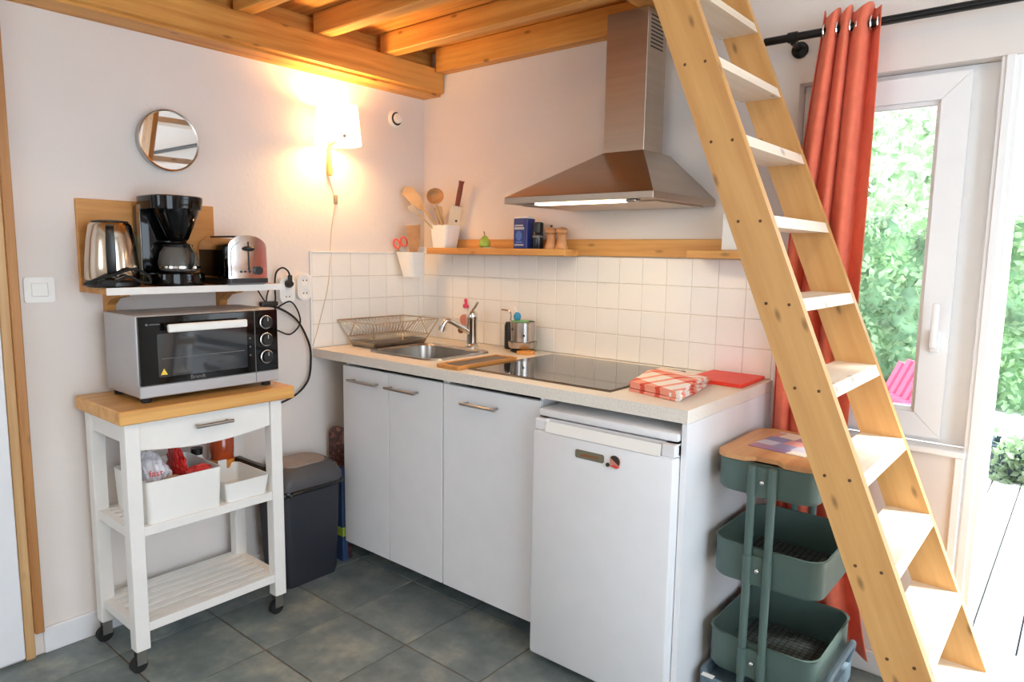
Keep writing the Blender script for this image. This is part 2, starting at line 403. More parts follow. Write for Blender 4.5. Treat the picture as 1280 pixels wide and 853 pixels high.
def text(name, body, size, m, parent, mat4, extrude=0.0004, align='CENTER'):
    cu = bpy.data.curves.new(name, 'FONT'); cu.body = body; cu.size = size; cu.extrude = extrude; cu.align_x = align; cu.align_y = 'CENTER'; cu.resolution_u = 3
    t = bpy.data.objects.new(name+'_tmp', cu); COL.objects.link(t)
    bpy.context.view_layer.update()
    me = bpy.data.meshes.new_from_object(t.evaluated_get(bpy.context.evaluated_depsgraph_get()))
    bpy.data.objects.remove(t); bpy.data.curves.remove(cu)
    me.transform(WM[parent.name].inverted() @ mat4); me.materials.clear(); me.materials.append(M[m]); me.name = name
    o = bpy.data.objects.new(name, me); COL.objects.link(o); o.parent = parent; WM[o.name] = WM[parent.name].copy(); return o
# frames for lettering: text x axis, text y axis, normal, origin
def frame(xa, ya, org):
    xa = Vector(xa).normalized(); ya = Vector(ya).normalized(); za = xa.cross(ya)
    return Matrix(((xa.x, ya.x, za.x, org[0]), (xa.y, ya.y, za.y, org[1]), (xa.z, ya.z, za.z, org[2]), (0, 0, 0, 1)))

# ================================================================== THE SETTING
XR, YF, ZC = 4.4, -4.4, 3.0
fl = struct('floor', G().box(-0.15, YF-0.15, -0.06, XR+0.15, 0.0, -0.004), 'floor_grout')
TP = 0.335
tile_me = mesh_only('tile', G().box(-TP/2+0.003, -TP/2+0.003, -0.006, TP/2-0.003, TP/2-0.003, 0.0, 0.0015), 'slate_tile')
gx = [0.205+TP*k for k in range(-1, 14)]; gy = [-0.57+TP*k for k in range(-12, 3)]
for i in range(len(gx)-1):
    for j in range(len(gy)-1):
        a0, a1, b0, b1 = gx[i], gx[i+1], gy[j], gy[j+1]
        if a1 <= 0.02 or a0 >= XR-0.02 or b1 <= YF+0.02 or b0 >= -0.02: continue
        if a0 >= 0 and a1 <= XR and b0 >= YF and b1 <= 0: inst('tile', tile_me, fl, ((a0+a1)/2, (b0+b1)/2, 0))
        else: obj('tile', G().box(max(a0, 0)+0.003, max(b0, YF)+0.003, -0.006, min(a1, XR)-0.003, min(b1, 0)-0.003, 0.0, 0.0015), 'slate_tile', fl)

wl = struct('wall_left', G().box(-0.15, YF, -0.06, 0.0, 0.25, ZC), 'wall_paint')
wb = struct('wall_back', G().box(0.0, 0.0, -0.06, 1.794, 0.22, ZC).box(1.794, 0.0, 1.92, 3.36, 0.22, ZC).box(1.794, 0.0, -0.06, 2.338, 0.20, 0.765).box(3.36, 0.0, -0.06, XR, 0.22, ZC), 'wall_paint')
g = G()   # wall behind the camera with two windows
for a, b_, c_, d in ((-0.15, XR+0.15, -0.06, 0.95), (-0.15, XR+0.15, 2.05, ZC)): g.box(a, YF-0.15, c_, b_, YF, d)
for a, b_ in ((-0.15, 0.95), (1.85, XR+0.15)): g.box(a, YF-0.15, 0.95, b_, YF, 2.05)
struct('wall_front', g, 'wall_paint')
g = G().box(XR, YF, -0.06, XR+0.15, -2.9, ZC).box(XR, -0.9, -0.06, XR+0.15, 0.22, ZC).box(XR, -2.9, 2.32, XR+0.15, -0.9, ZC).box(XR, -2.9, -0.06, XR+0.15, -0.9, 0.18)
struct('wall_right', g, 'wall_paint')
struct('ceiling', G().box(-0.15, YF-0.15, ZC, XR+0.15, 0.25, ZC+0.1), 'white_ceiling')

# added ceiling lamp, unseen behind the camera, for warm room light
t = thing('added_ceiling_lamp', 'added round white ceiling lamp, unseen, warming the room', 'lamp', (2.9, -2.6, ZC-0.09))
obj('base', G().lathe([(0.19, ZC-0.03), (0.19, ZC-0.001), (0.0, ZC-0.001)], (2.9, -2.6, 0)), 'plastic_white', t)
obj('diffuser', G().lathe([(0.0, ZC-0.075), (0.10, ZC-0.068), (0.16, ZC-0.05), (0.18, ZC-0.031), (0.0, ZC-0.031)], (2.9, -2.6, 0)), 'hood_light', t)
cl = lamp('added_ceiling_light', 'AREA', (2.9, -2.6, ZC-0.08), 26.0, (1.0, 0.64, 0.32), shape='DISK', size=0.3); aim(cl, (0, 0, -1))

# ---- glazed wall tiles
P = 0.1035; ZT = 0.93
wt = mesh_only('wall_tile', G().box(-P/2+0.0012, -0.008, -P/2+0.0012, P/2-0.0012, 0, P/2-0.0012, 0.0014), 'white_tile')
obj('tile_bed', G().box(0.0, -0.0055, ZT, 17*P+0.004, 0.0, ZT+4*P+0.004), 'grout', wb)
for i in range(17):
    for k in range(4): inst('wall_tile', wt, wb, (P*(i+0.5), 0, ZT+P*(k+0.5)))
wt2 = mesh_only('wall_tile', G().box(0, -P/2+0.0012, -P/2+0.0012, 0.008, P/2-0.0012, P/2-0.0012, 0.0014), 'white_tile')
obj('tile_bed', G().box(0.0, -0.663, ZT, 0.0055, 0.0, ZT+4*P+0.004), 'grout', wl)
for i in range(6):
    for k in range(4): inst('wall_tile', wt2, wl, (0, -0.663+P*(i+0.5), ZT+P*(k+0.5)))
for k in range(4): obj('wall_tile', G().box(0, -0.663+6*P+0.0012, ZT+P*k+0.0012, 0.008, -0.009, ZT+P*(k+1)-0.0012, 0.001), 'white_tile', wl)
struct('trim_1', G().box(1.7635, -0.014, 0.0, 1.777, 0.0, 1.344, 0.002), 'pvc', label='narrow white profile closing the tiled splashback')
struct('trim_2', G().box(0.0, -0.672, ZT, 0.010, -0.664, ZT+4*P+0.006, 0.001).box(0.0, -0.664, ZT+4*P, 0.010, -0.009, ZT+4*P+0.006, 0.001), 'pvc', label='thin white edging around the tiles beside the sink')

# ---- door and its casing at the left, baseboard
d = struct('door_1', G().box(0.0, -2.62, 0.012, 0.022, -1.792, 2.05, 0.002), 'white_door', label='plain white door leaf in a pine casing')
tr = struct('trim_3', G().box(0.0, -1.790, 0.0, 0.018, -1.762, 2.12, 0.002), 'trim_light', label='pine door casing')
obj('casing_moulding', G().box(0.0, -1.762, 0.085, 0.032, -1.736, 2.12, 0.003), 'trim_dark', tr)
struct('baseboard_left', G().box(0.0, -1.734, 0.0, 0.014, 0.0, 0.088, 0.003), 'skirting_white')
struct('baseboard_back', G().box(1.778, -0.014, 0.0, 2.32, 0.0, 0.075, 0.003), 'skirting_white')

# ---- window in the back wall
W = struct('window_1', G().box(1.796, 0.055, 0.787, 1.85, 0.125, 1.918).box(2.255, 0.055, 0.787, 2.336, 0.125, 1.918).box(1.85, 0.055, 0.787, 2.255, 0.125, 0.83).box(1.85, 0.055, 1.876, 2.255, 0.125, 1.918), 'pvc', label='white framed window with a white handle')
sx0, sx1, sz0, sz1, sw = 1.835, 2.272, 0.806, 1.900, 0.074
def miter(x0, z0, x1, z1, w, gap, a, b):
    g4 = []
    e = gap
    for poly in ([(x0, z0), (x1, z0), (x1-w, z0+w), (x0+w, z0+w)], [(x0, z1), (x0+w, z1-w), (x1-w, z1-w), (x1, z1)],
                 [(x0, z0+e), (x0+w, z0+w+e), (x0+w, z1-w-e), (x0, z1-e)], [(x1, z0+e), (x1, z1-e), (x1-w, z1-w-e), (x1-w, z0+w+e)]):
        g4.append(G().prism(poly, 'xz', a, b))
    return g4
for q in miter(sx0, sz0, sx1, sz1, sw, 0.0012, 0.028, 0.085): obj('sash_rail', q, 'pvc', W)
for q in miter(sx0+sw-0.004, sz0+sw-0.004, sx1-sw+0.004, sz1-sw+0.004, 0.016, 0.0005, 0.042, 0.07): obj('glazing_bead', q, 'pvc', W)
obj('pane', G().box(sx0+sw, 0.055, sz0+sw, sx1-sw, 0.061, sz1-sw), 'pane_glass', W)
hd = obj('window_handle', G().box(2.226, 0.012, 1.075, 2.252, 0.028, 1.14, 0.005, 2), 'pvc', W)
obj('lever', G().cyl((2.239, 0.012, 1.105), (2.239, -0.010, 1.105), 0.009).box(2.229, -0.022, 1.09, 2.249, -0.008, 1.225, 0.006, 2), 'pvc', hd)
sill = struct('trim_4', G().box(1.780, -0.022, 0.766, 2.348, 0.055, 0.786, 0.004), 'pvc', label='white window sill board')
obj('edge_strip', G().box(2.322, -0.012, 0.0, 2.346, 0.0, 0.766, 0.003), 'pvc', sill)
struct('trim_5', G().box(2.340, 0.0, 0.0, 2.392, 0.20, 1.92, 0.003).box(2.352, -0.006, 0.0, 2.374, 0.0, 1.92, 0.002), 'pvc', label='white post between window and garden door')
# garden door frame to the right (door stands open, out of view) and its threshold
dr = struct('door_2', G().box(3.30, 0.02, 0.0, 3.36, 0.16, 1.92, 0.003).box(2.392, 0.02, 1.87, 3.30, 0.16, 1.92, 0.003), 'pvc', label='white frame of the open garden door')
obj('threshold', G().box(2.392, -0.004, -0.05, 3.36, 0.42, 0.008, 0.004), 'threshold_white', dr)

# ---- loft: wall beam, joists, ledger, edge beam, planks
def ztag(o, label, cat='beam', group=None): return tag(o, label, cat, group)
g = G()
g.prism([(0.0, 2.088), (0.118, 2.088), (0.118, 2.098), (0.14, 2.102), (0.14, 2.205), (0.0, 2.205)], 'xz', -2.6, -0.004)
ztag(obj('wall_beam', g, 'pine_y', None, 20), 'long pine beam along the white wall above the lamp')
for y, lab in ((-0.36, 'pine joist resting on the wall beam, nearest the hood wall'), (-0.70, 'middle pine joist crossing above the wall lamp'), (-1.04, 'pine joist farthest from the hood wall')):
    ztag(obj('ceiling_joist', G().box(0.105, y, 2.206, 1.288, y+0.062, 2.292, 0.004), 'pine_x'), lab, 'joist', 'joists carrying the loft floor')
ztag(obj('wall_ledger', G().box(0.142, -0.062, 2.185, 1.288, -0.002, 2.292, 0.004), 'pine_x'), 'pine ledger beam fixed to the wall beside the hood chimney', 'beam')
ztag(obj('edge_beam', G().box(1.290, -2.6, 2.206, 1.372, -0.002, 2.40, 0.004), 'pine_y'), 'pine beam edging the loft behind the ladder top', 'beam')
bl = struct('trim_6', G().box(0.0, -2.6, 2.206, 0.06, -0.002, 2.292), 'pine_y', label='wooden blocking boards closing the loft at the wall')
lf = struct('ceiling_loft', G().box(0.0, -2.6, 2.317, 1.289, -0.002, 2.325), 'plank_x', label='planked underside of the sleeping loft')
k = 0
y = -0.002
while y > -2.55:
    obj('plank', G().box(0.0, y-0.116, 2.293, 1.289, y-0.002, 2.317, 0.003), 'plank_x', lf); y -= 0.118; k += 1

# ---- outside: ground, deck, hedge, tree, planter, chair
struct('ground', G().box(-9, 0.22, -0.16, 12, 16, -0.05), 'ground_gravel')
dk = struct('deck', G().box(-0.2, 0.42, -0.048, 4.6, 2.78, -0.034), 'planter_grey')
pw = 0.1432
pl = mesh_only('plank', G().box(-pw/2+0.0035, 0, -0.028, pw/2-0.0035, 2.36, 0, 0.003), 'deck_wood')
for k in range(33): inst('plank', pl, dk, (-0.08+2.3604-0.1432*17+0.08+pw*(k+0.5), 0.42, -0.006))
def leaves(g, pts, smin, smax):
    for p in pts:
        s = random.uniform(smin, smax); d = Vector((random.gauss(0, 1), random.gauss(0, 1)-0.6, random.gauss(0, 1))).normalized()
        a = d.orthogonal().normalized(); a = Matrix.Rotation(random.uniform(0, 6.28), 3, d) @ a; b2 = d.cross(a)
        p = Vector(p)
        g.add([p-a*s, p-b2*s*0.55+d*s*0.15, p+a*s, p+b2*s*0.55+d*s*0.15], [(0, 1, 2, 3)])
def hedge():
    t = thing('hedge', 'tall clipped green hedge beyond the deck', 'hedge', (2.0, 5.9, -0.05))
    core = G(); nx = 40
    rings = []
    for i in range(nx+1):
        x = -3.5 + 11*i/nx; h = 1.62+0.12*math.sin(i*1.3)+0.06*math.sin(i*2.9)
        rings.append([(x, 5.55, -0.05), (x, 5.45+0.06*math.sin(i*1.7), h*0.6), (x, 5.6, h), (x, 6.3, h), (x, 6.4, -0.05)])
    obj('branches', core.loft(rings), 'leaf_dark', t)
    g = G(); pts = []
    for _ in range(15000):
        x = random.uniform(-3.4, 7.4); z = random.uniform(-0.03, 1.78)
        pts.append((x, 5.47 + random.uniform(-0.12, 0.05) + (0.25*max(0, z-1.5)), z))
    for _ in range(3500): pts.append((random.uniform(-3.4, 7.4), random.uniform(5.5, 6.3), random.uniform(1.55, 1.85)))
    leaves(g, pts, 0.03, 0.065)
    f = obj('foliage', g, 'leaf_green', t); f['kind'] = 'stuff'
hedge()
def tree(loc, h, r, label, n):
    t = thing('tree', label, 'tree', loc)
    obj('trunk', G().tube(spline([loc, (loc[0]+0.05, loc[1], h*0.25), (loc[0]-0.03, loc[1], h*0.42)], 5), 0.06, 10, radii=None), 'bark', t)
    pts = []
    for _ in range(n):
        v = Vector((random.gauss(0, 1), random.gauss(0, 1), random.gauss(0, 1))).normalized()*random.uniform(0.45, 1.0)
        pts.append((loc[0]+v.x*r, loc[1]+v.y*r, h*0.72+v.z*r*0.95))
    g = G(); leaves(g, pts, 0.06, 0.12)
    f = obj('foliage', g, 'leaf_green', t); f['kind'] = 'stuff'
tree((0.3, 8.2, -0.05), 3.6, 1.3, 'loose leafy tree rising behind the hedge', 1500)
tree((-2.4, 8.6, -0.05), 3.4, 1.3, 'smaller tree behind the hedge, mostly hidden by the curtain', 1200)
pt = thing('planter', 'low dark grey planter with trailing green plants on the deck', 'planter', (2.75, 2.95, -0.006))
obj('trough', G().loft([rr(2.18, 2.82, 3.34, 3.10, 0.02, -0.05), rr(2.16, 2.80, 3.36, 3.12, 0.02, 0.20), rr(2.18, 2.82, 3.34, 3.10, 0.02, 0.20), rr(2.18, 2.82, 3.34, 3.10, 0.02, 0.16)]), 'planter_grey', pt)
g = G(); leaves(g, [(random.uniform(2.15, 3.35), random.uniform(2.72, 3.12), random.uniform(0.16, 0.30)*random.uniform(0.7, 1)+0.02) for _ in range(500)], 0.018, 0.04)
leaves(g, [(random.gauss(2.30, 0.07), random.gauss(2.74, 0.03), random.uniform(0.0, 0.26)) for _ in range(200)], 0.015, 0.035)
f = obj('plant', g, 'leaf_green', pt); f['kind'] = 'stuff'

def garden_chair():
    t = thing('garden_chair', 'pink slatted garden armchair on the deck outside the window', 'chair', (1.50, 1.92, -0.006))
    R = Matrix.Translation((1.50, 1.92, -0.006)) @ Matrix.Rotation(math.radians(-58), 4, 'Z')
    def part(n, g): obj(n, g.xf(R), 'chair_pink', t)
    for i in range(6):
        x = -0.235+0.094*i; h = 0.92-0.05*abs(i-2.5)
        part('back_slat', G().box(x-0.031, 0.0, 0.0, x+0.031, 0.02, 0.60-0.03*abs(i-2.5), 0.004).xf(Matrix.Translation((0, 0.20, 0.26)) @ Matrix.Rotation(math.radians(-24), 4, 'X')))
    for i in range(5): part('seat_slat', G().box(-0.27, -0.28+0.1*i, 0.365-0.022*i, 0.27, -0.195+0.1*i, 0.385-0.022*i, 0.004))
    for s in (-1, 1):
        part('armrest', G().box(s*0.33-0.06, -0.34, 0.56, s*0.33+0.06, 0.36, 0.582, 0.006))
        part('leg', G().box(s*0.30-0.015, -0.30, 0.0, s*0.30+0.015, -0.20, 0.56, 0.004))
        part('leg', G().box(s*0.28-0.012, -0.28, 0.25, s*0.28+0.012, 0.55, 0.34, 0.004).xf(Matrix.Translation((0, 0, 0.02)) @ Matrix.Rotation(math.radians(-18), 4, 'X')))
    part('back_rail', G().box(-0.34, 0.30, 0.53, 0.34, 0.36, 0.56, 0.004))
garden_chair()

# ================================================================== LADDER
XF = lambda z: 2.546-0.4085*z
def ladder():
    t = thing('loft_ladder', 'open pine loft ladder with flat treads leaning up past the hood', 'ladder', (2.5, -0.38, 0.0))
    for y0, y1 in ((-0.630, -0.602), (-0.155, -0.127)):
        zt = 2.62
        obj('stringer', G().prism([(XF(0)-0.116, 0), (XF(0), 0), (XF(zt), zt), (XF(zt)-0.116, zt)], 'xz', y0, y1), 'ladder_wood', t)
    for k in range(1, 13):
        z = 0.2095*k-0.006
        obj('tread', G().prism([(XF(z)-0.114, z-0.030), (XF(z-0.03)-0.001, z-0.030), (XF(z)-0.001, z), (XF(z)-0.114, z)], 'xz', -0.602, -0.155), 'tread_wood_lit', t)
        for dx in (0.030, 0.088):
            x = XF(z-0.015)-dx
            obj('screw', G().cyl((x, -0.6306, z-0.015), (x, -0.629, z-0.015), 0.0042, n=10), 'stem_brown', t)
ladder()

# ================================================================== KITCHEN UNITS
YD = -0.645
def bar_handle(parent, x0, x1, z, y):
    h = obj('handle', G().cyl((x0, y-0.030, z), (x1, y-0.030, z), 0.0055, n=12), 'handle_metal', parent)
    for x in (x0+0.012, x1-0.012): obj('handle_post', G().cyl((x, y-0.030, z), (x, y, z), 0.0045, n=10), 'handle_metal', h)
def cabinet(x0, x1, doors, label):
    t = thing('base_cabinet', label, 'cabinet', ((x0+x1)/2, -0.32, 0.0), 'white base cabinets under the worktop')
    obj('body', G().box(x0, YD+0.020, 0.10, x0+0.016, -0.03, 0.891).box(x1-0.016, YD+0.020, 0.10, x1, -0.03, 0.891).box(x0+0.016, YD+0.020, 0.10, x1-0.016, -0.03, 0.116).box(x0+0.016, -0.038, 0.116, x1-0.016, -0.03, 0.76), 'white_lacquer', t)
    obj('plinth', G().box(x0+0.002, -0.36, 0.0, x1-0.002, -0.345, 0.10), 'white_lacquer', t)
    for a, b_, h0, h1 in doors:
        dd = obj('door', G().box(a, YD, 0.100, b_, YD+0.018, 0.876, 0.0012), 'white_lacquer', t)
        bar_handle(dd, h0, h1, 0.822, YD)
cabinet(0.19, 0.790, [(0.191, 0.4835, 0.258, 0.432), (0.4865, 0.788, 0.492, 0.667)], 'white two-door base cabinet under the sink')
cabinet(0.792, 1.244, [(0.794, 1.243, 0.906, 1.069)], 'white single-door base cabinet beside the small fridge')
tag(obj('end_panel', G().box(1.751, -0.660, 0.0, 1.768, -0.002, 0.891, 0.001), 'white_lacquer'), 'white end panel closing the kitchen run beside the green trolley', 'panel')

# fridge
t = thing('small_fridge', 'white undercounter fridge with a badge and magnet on its door', 'fridge', (1.50, -0.36, 0.0))
obj('body', G().box(1.262, -0.625, 0.03, 1.744, -0.06, 0.835, 0.004), 'white_lacquer', t)
obj('top', G().box(1.258, -0.672, 0.836, 1.747, -0.06, 0.862, 0.008, 2), 'white_lacquer', t)
fd = obj('door', G().box(1.256, -0.700, 0.035, 1.749, -0.632, 0.795, 0.010, 2).box(1.256, -0.690, 0.795, 1.300, -0.632, 0.832, 0.004).box(1.706, -0.690, 0.795, 1.749, -0.632, 0.832, 0.004).box(1.256, -0.668, 0.795, 1.749, -0.632, 0.832), 'white_lacquer', t)
obj('grip', G().prism([(-0.698, 0.795), (-0.690, 0.795), (-0.680, 0.824), (-0.688, 0.828)], 'yz', 1.302, 1.704), 'plastic_white', fd)
for x in (1.29, 1.715): 
    for y in (-0.60, -0.10): obj('foot', G().cyl((x, y, 0), (x, y, 0.03), 0.016), 'black_plastic', t)
bd = obj('badge', G().prism(rrp(1.424, 0.738, 1.527, 0.764, 0.007), 'xz', -0.702, -0.7005), 'badge_olive', fd)
bd['label'] = 'olive grey maker badge'
obj('badge_lettering', G().prism([(1.443, 0.750), (1.462, 0.755), (1.482, 0.753), (1.508, 0.755), (1.508, 0.748), (1.482, 0.747), (1.443, 0.745)], 'xz', -0.7028, -0.702), 'badge_brown', bd)
mg = thing('fridge_magnet', 'tiny painted magnet beside the badge on the fridge door', 'magnet', (1.565, -0.702, 0.735))
obj('body', G().prism(circ(1.566, 0.752, 0.0165, 20), 'xz', -0.7055, -0.7005), 'skin_pink', mg)
obj('hair', G().prism([(1.566+0.0175*math.cos(a), 0.754+0.0175*math.sin(a)) for a in [math.radians(-35+i*14) for i in range(14)]] + [(1.557, 0.760), (1.572, 0.750)], 'xz', -0.7068, -0.7055), 'hair_dark', mg)
obj('red_part', G().prism([(1.548, 0.738), (1.572, 0.733), (1.582, 0.738), (1.566, 0.743)], 'xz', -0.7065, -0.7005), 'red_plastic', mg)
obj('dark_part', G().prism(circ(1.541, 0.7385, 0.006, 12), 'xz', -0.705, -0.7005), 'hair_dark', mg)

# worktop with the sink cut-out
SX0, SX1, SY0, SY1 = 0.245, 0.625, -0.535, -0.215
g = G().box(0.010, -0.663, 0.892, SX0, -0.009, 0.93).box(SX1, -0.663, 0.892, 1.768, -0.009, 0.93).box(SX0, -0.663, 0.892, SX1, SY0, 0.93).box(SX0, SY1, 0.892, SX1, -0.009, 0.93)
tag(obj('worktop', g, 'worktop'), 'pale speckled laminate worktop over the white cabinets', 'worktop')
# sink
t = thing('sink', 'stainless inset sink bowl in the pale worktop', 'sink', (0.435, -0.375, 0.93))
rim = [rr(0.220, -0.560, 0.650, -0.190, 0.075, 0.9305, 7), rr(0.222, -0.558, 0.648, -0.192, 0.075, 0.936, 7), rr(0.240, -0.540, 0.630, -0.210, 0.07, 0.936, 7), rr(0.248, -0.532, 0.622, -0.218, 0.065, 0.928, 7),
       rr(0.262, -0.518, 0.608, -0.232, 0.06, 0.80, 7), rr(0.285, -0.495, 0.585, -0.255, 0.05, 0.782, 7)]
obj('bowl', G().loft(rim, False, True), 'sink_steel', t)
obj('drain', G().lathe([(0.0, 0.784), (0.034, 0.784), (0.038, 0.7825)], (0.435, -0.375, 0)), 'chrome', t)
obj('overflow', G().cyl((0.520, -0.2265, 0.895), (0.520, -0.233, 0.892), 0.014), 'chrome', t)
# tap
t = thing('kitchen_tap', 'chrome mixer tap with a bent spout behind the sink', 'tap', (0.453, -0.130, 0.93))
obj('body', G().lathe([(0.031, 0.930), (0.031, 0.938), (0.024, 0.945), (0.0235, 1.055), (0.026, 1.06), (0.026, 1.078), (0.018, 1.092), (0.0, 1.095)], (0.453, -0.130, 0)), 'chrome', t)
obj('spout', G().tube(spline([(0.452, -0.140, 0.990), (0.440, -0.182, 1.018), (0.424, -0.236, 1.050), (0.416, -0.258, 1.052), (0.411, -0.270, 1.036), (0.408, -0.276, 1.022)], 6), 0.011, 12), 'chrome', t)
obj('aerator', G().cyl((0.4095, -0.273, 1.030), (0.4065, -0.280, 1.010), 0.0135), 'handle_metal', t)
obj('lever', G().tube([(0.450, -0.130, 1.090), (0.458, -0.118, 1.108), (0.466, -0.105, 1.132)], 0.0055, 8), 'chrome', t)

# cooktop
t = thing('cooktop', 'black glass cooktop set in the worktop', 'cooktop', (1.17, -0.33, 0.93))
obj('frame', G().box(0.866, -0.592, 0.930, 1.474, -0.072, 0.9345, 0.001), 'cooktop_edge', t)
obj('glass', G().box(0.869, -0.589, 0.931, 1.471, -0.075, 0.9362, 0.001), 'cooktop_glass', t)

# board between sink and cooktop
t = thing('sink_board', 'slim dark board in a light wood frame beside the cooktop', 'board', (0.806, -0.47, 0.93))
Rb = Matrix.Translation((0.806, -0.470, 0))
obj('panel', G().box(-0.044, -0.155, 0.9325, 0.044, 0.155, 0.942).xf(Rb), 'slate_board', t)
for a in ((-0.056, -0.168, 0.056, -0.154), (-0.056, 0.154, 0.056, 0.168), (-0.056, -0.154, -0.044, 0.154), (0.044, -0.154, 0.056, 0.154)):
    obj('frame_bar', G().box(a[0], a[1], 0.9305, a[2], a[3], 0.945, 0.002).xf(Rb), 'board_frame', t)

# dish rack with tray
t = thing('dish_rack', 'wire dish rack on a low metal drip tray in the tiled corner', 'dish rack', (0.14, -0.30, 0.93))
obj('drip_tray', G().loft([rr(0.055, -0.495, 0.215, -0.195, 0.012, 0.931), rr(0.045, -0.505, 0.225, -0.185, 0.015, 0.955), rr(0.049, -0.501, 0.221, -0.189, 0.013, 0.955), rr(0.058, -0.492, 0.212, -0.198, 0.012, 0.935)]), 'sink_steel', t)
def ring(z, gx0, gy0, gx1, gy1): return [(gx0, gy0, z), (gx1, gy0, z), (gx1, gy1, z), (gx0, gy1, z)]
tp = ring(1.046, 0.014, -0.540, 0.262, -0.155); mdr = ring(0.975, 0.044, -0.507, 0.232, -0.183); bt = ring(0.945, 0.055, -0.495, 0.215, -0.195)
def wires(name, segs, r=0.0017):
    g = G()
    for s in segs: g.tube(s, r, 5)
    return g
for i, rg in enumerate((tp, mdr, bt)):
    obj('rim_wire', wires('', [[Vector(rg[k]), Vector(rg[(k+1) % 4])] for k in range(4)], 0.003 if i == 0 else 0.0022), 'rack_wire', t)
for k in range(4): obj('corner_post', G().tube([tp[k], bt[k]], 0.0028, 6), 'rack_wire', t)
L = lambda a, b_, f: Vector(a).lerp(Vector(b_), f)
for k in range(4):
    a0, a1, b0, b1 = tp[k], tp[(k+1) % 4], mdr[k], mdr[(k+1) % 4]
    if k in (1, 3):
        for i in range(1, 20): obj('plate_wire', G().tube([L(a0, a1, i/20), L(b0, b1, i/20)+Vector(((0.008 if k == 3 else -0.008), 0, 0.02)), L(b0, b1, i/20)], 0.0015, 5), 'rack_wire', t)
    else:
        obj('brace_wire', G().tube([L(a0, a1, 0.5), L(b0, b1, 0.08)], 0.0024, 5), 'rack_wire', t)
        obj('brace_wire', G().tube([L(a0, a1, 0.5), L(b0, b1, 0.92)], 0.0024, 5), 'rack_wire', t)
for i in range(1, 16): obj('floor_wire', G().tube([L(mdr[0], mdr[3], i/16), L(mdr[1], mdr[2], i/16)], 0.0015, 5), 'rack_wire', t)

# items behind the sink
t = thing('soap_bottle', 'black bottle with a bent metal pump beside the steel pot', 'bottle', (0.612, -0.050, 0.93))
obj('body', G().lathe([(0.024, 0.930), (0.026, 0.935), (0.026, 1.035), (0.020, 1.05), (0.0, 1.052)], (0.612, -0.050, 0)), 'black_plastic', t)
obj('pump', G().tube(spline([(0.612, -0.050, 1.05), (0.614, -0.050, 1.085), (0.608, -0.058, 1.100), (0.576, -0.070, 1.104)], 5), 0.004, 8), 'chrome', t)
t = thing('steel_pot', 'small steel pot of washing up tools by the wall tiles', 'pot', (0.712, -0.085, 0.93))
obj('base', G().lathe([(0.05, 0.930), (0.053, 0.934), (0.053, 0.94), (0.0, 0.941)], (0.712, -0.085, 0)), 'black_plastic', t)
obj('saucer', G().lathe([(0.048, 0.941), (0.060, 0.950), (0.064, 0.975), (0.061, 0.975), (0.05, 0.96), (0.0, 0.96)], (0.712, -0.085, 0)), 'steel', t)
obj('cup', G().lathe([(0.046, 0.961), (0.050, 0.965), (0.054, 1.060), (0.056, 1.062), (0.052, 1.062), (0.047, 0.968), (0.0, 0.967)], (0.712, -0.085, 0)), 'steel', t)
for a in (-1.0, 0.1): obj('hole', G().cyl((0.712+0.052*math.cos(a-0.9), -0.085+0.052*math.sin(a-0.9), 1.03-0.025*(a > 0)), (0.712+0.0545*math.cos(a-0.9), -0.085+0.0545*math.sin(a-0.9), 1.03-0.025*(a > 0)), 0.005, n=10), 'black_plastic', t)
t = thing('dish_brush', 'white handled dish brush with blue bristles in the steel pot', 'brush', (0.702, -0.088, 0.97))
obj('handle', G().tube(spline([(0.708, -0.075, 0.97), (0.695, -0.085, 1.06), (0.675, -0.10, 1.12)], 5), 0.005, 8), 'plastic_white', t)
obj('bristles', G().ball((0.694, -0.102, 1.082), 0.017, (1, 1, 1.2), 14, 8), 'sponge_blue', t)
tag(obj('scouring_pad', G().loft([rr(0.668, -0.118, 0.738, -0.062, 0.02, 1.052), rr(0.668, -0.118, 0.738, -0.062, 0.02, 1.066)]), 'green_lid'), 'green scouring pad lying on top of the steel pot', 'sponge')
tag(obj('sponge', G().prism(rrp(0.742, -0.168, 0.800, -0.100, 0.012), 'xy', 0.9305, 0.944), 'sponge_orange'), 'tan sponge lying in front of the steel pot', 'sponge')
g = G().ball((0.303, -0.014, 1.126), 0.010, (1, 0.5, 1.1)).ball((0.294, -0.014, 1.100), 0.0095, (1, 0.5, 1.1)).ball((0.313, -0.014, 1.100), 0.0095, (1, 0.5, 1.1)).box(0.296, -0.018, 1.098, 0.311, -0.0085, 1.122, 0.003)
tag(obj('wall_hook', g, 'pink'), 'small pink hook stuck on the wall tiles above the tap', 'hook')
t = thing('suction_knob', 'pinkish round knob on the wall behind the tap', 'knob', (0.295, -0.02, 0.97))
obj('disc', G().cyl((0.300, -0.009, 1.035), (0.300, -0.024, 1.035), 0.026), 'skin_pink', t)
obj('knob', G().cyl((0.291, -0.008, 0.985), (0.291, -0.028, 0.985), 0.007).ball((0.291, -0.034, 0.985), 0.015), 'badge_brown', t)

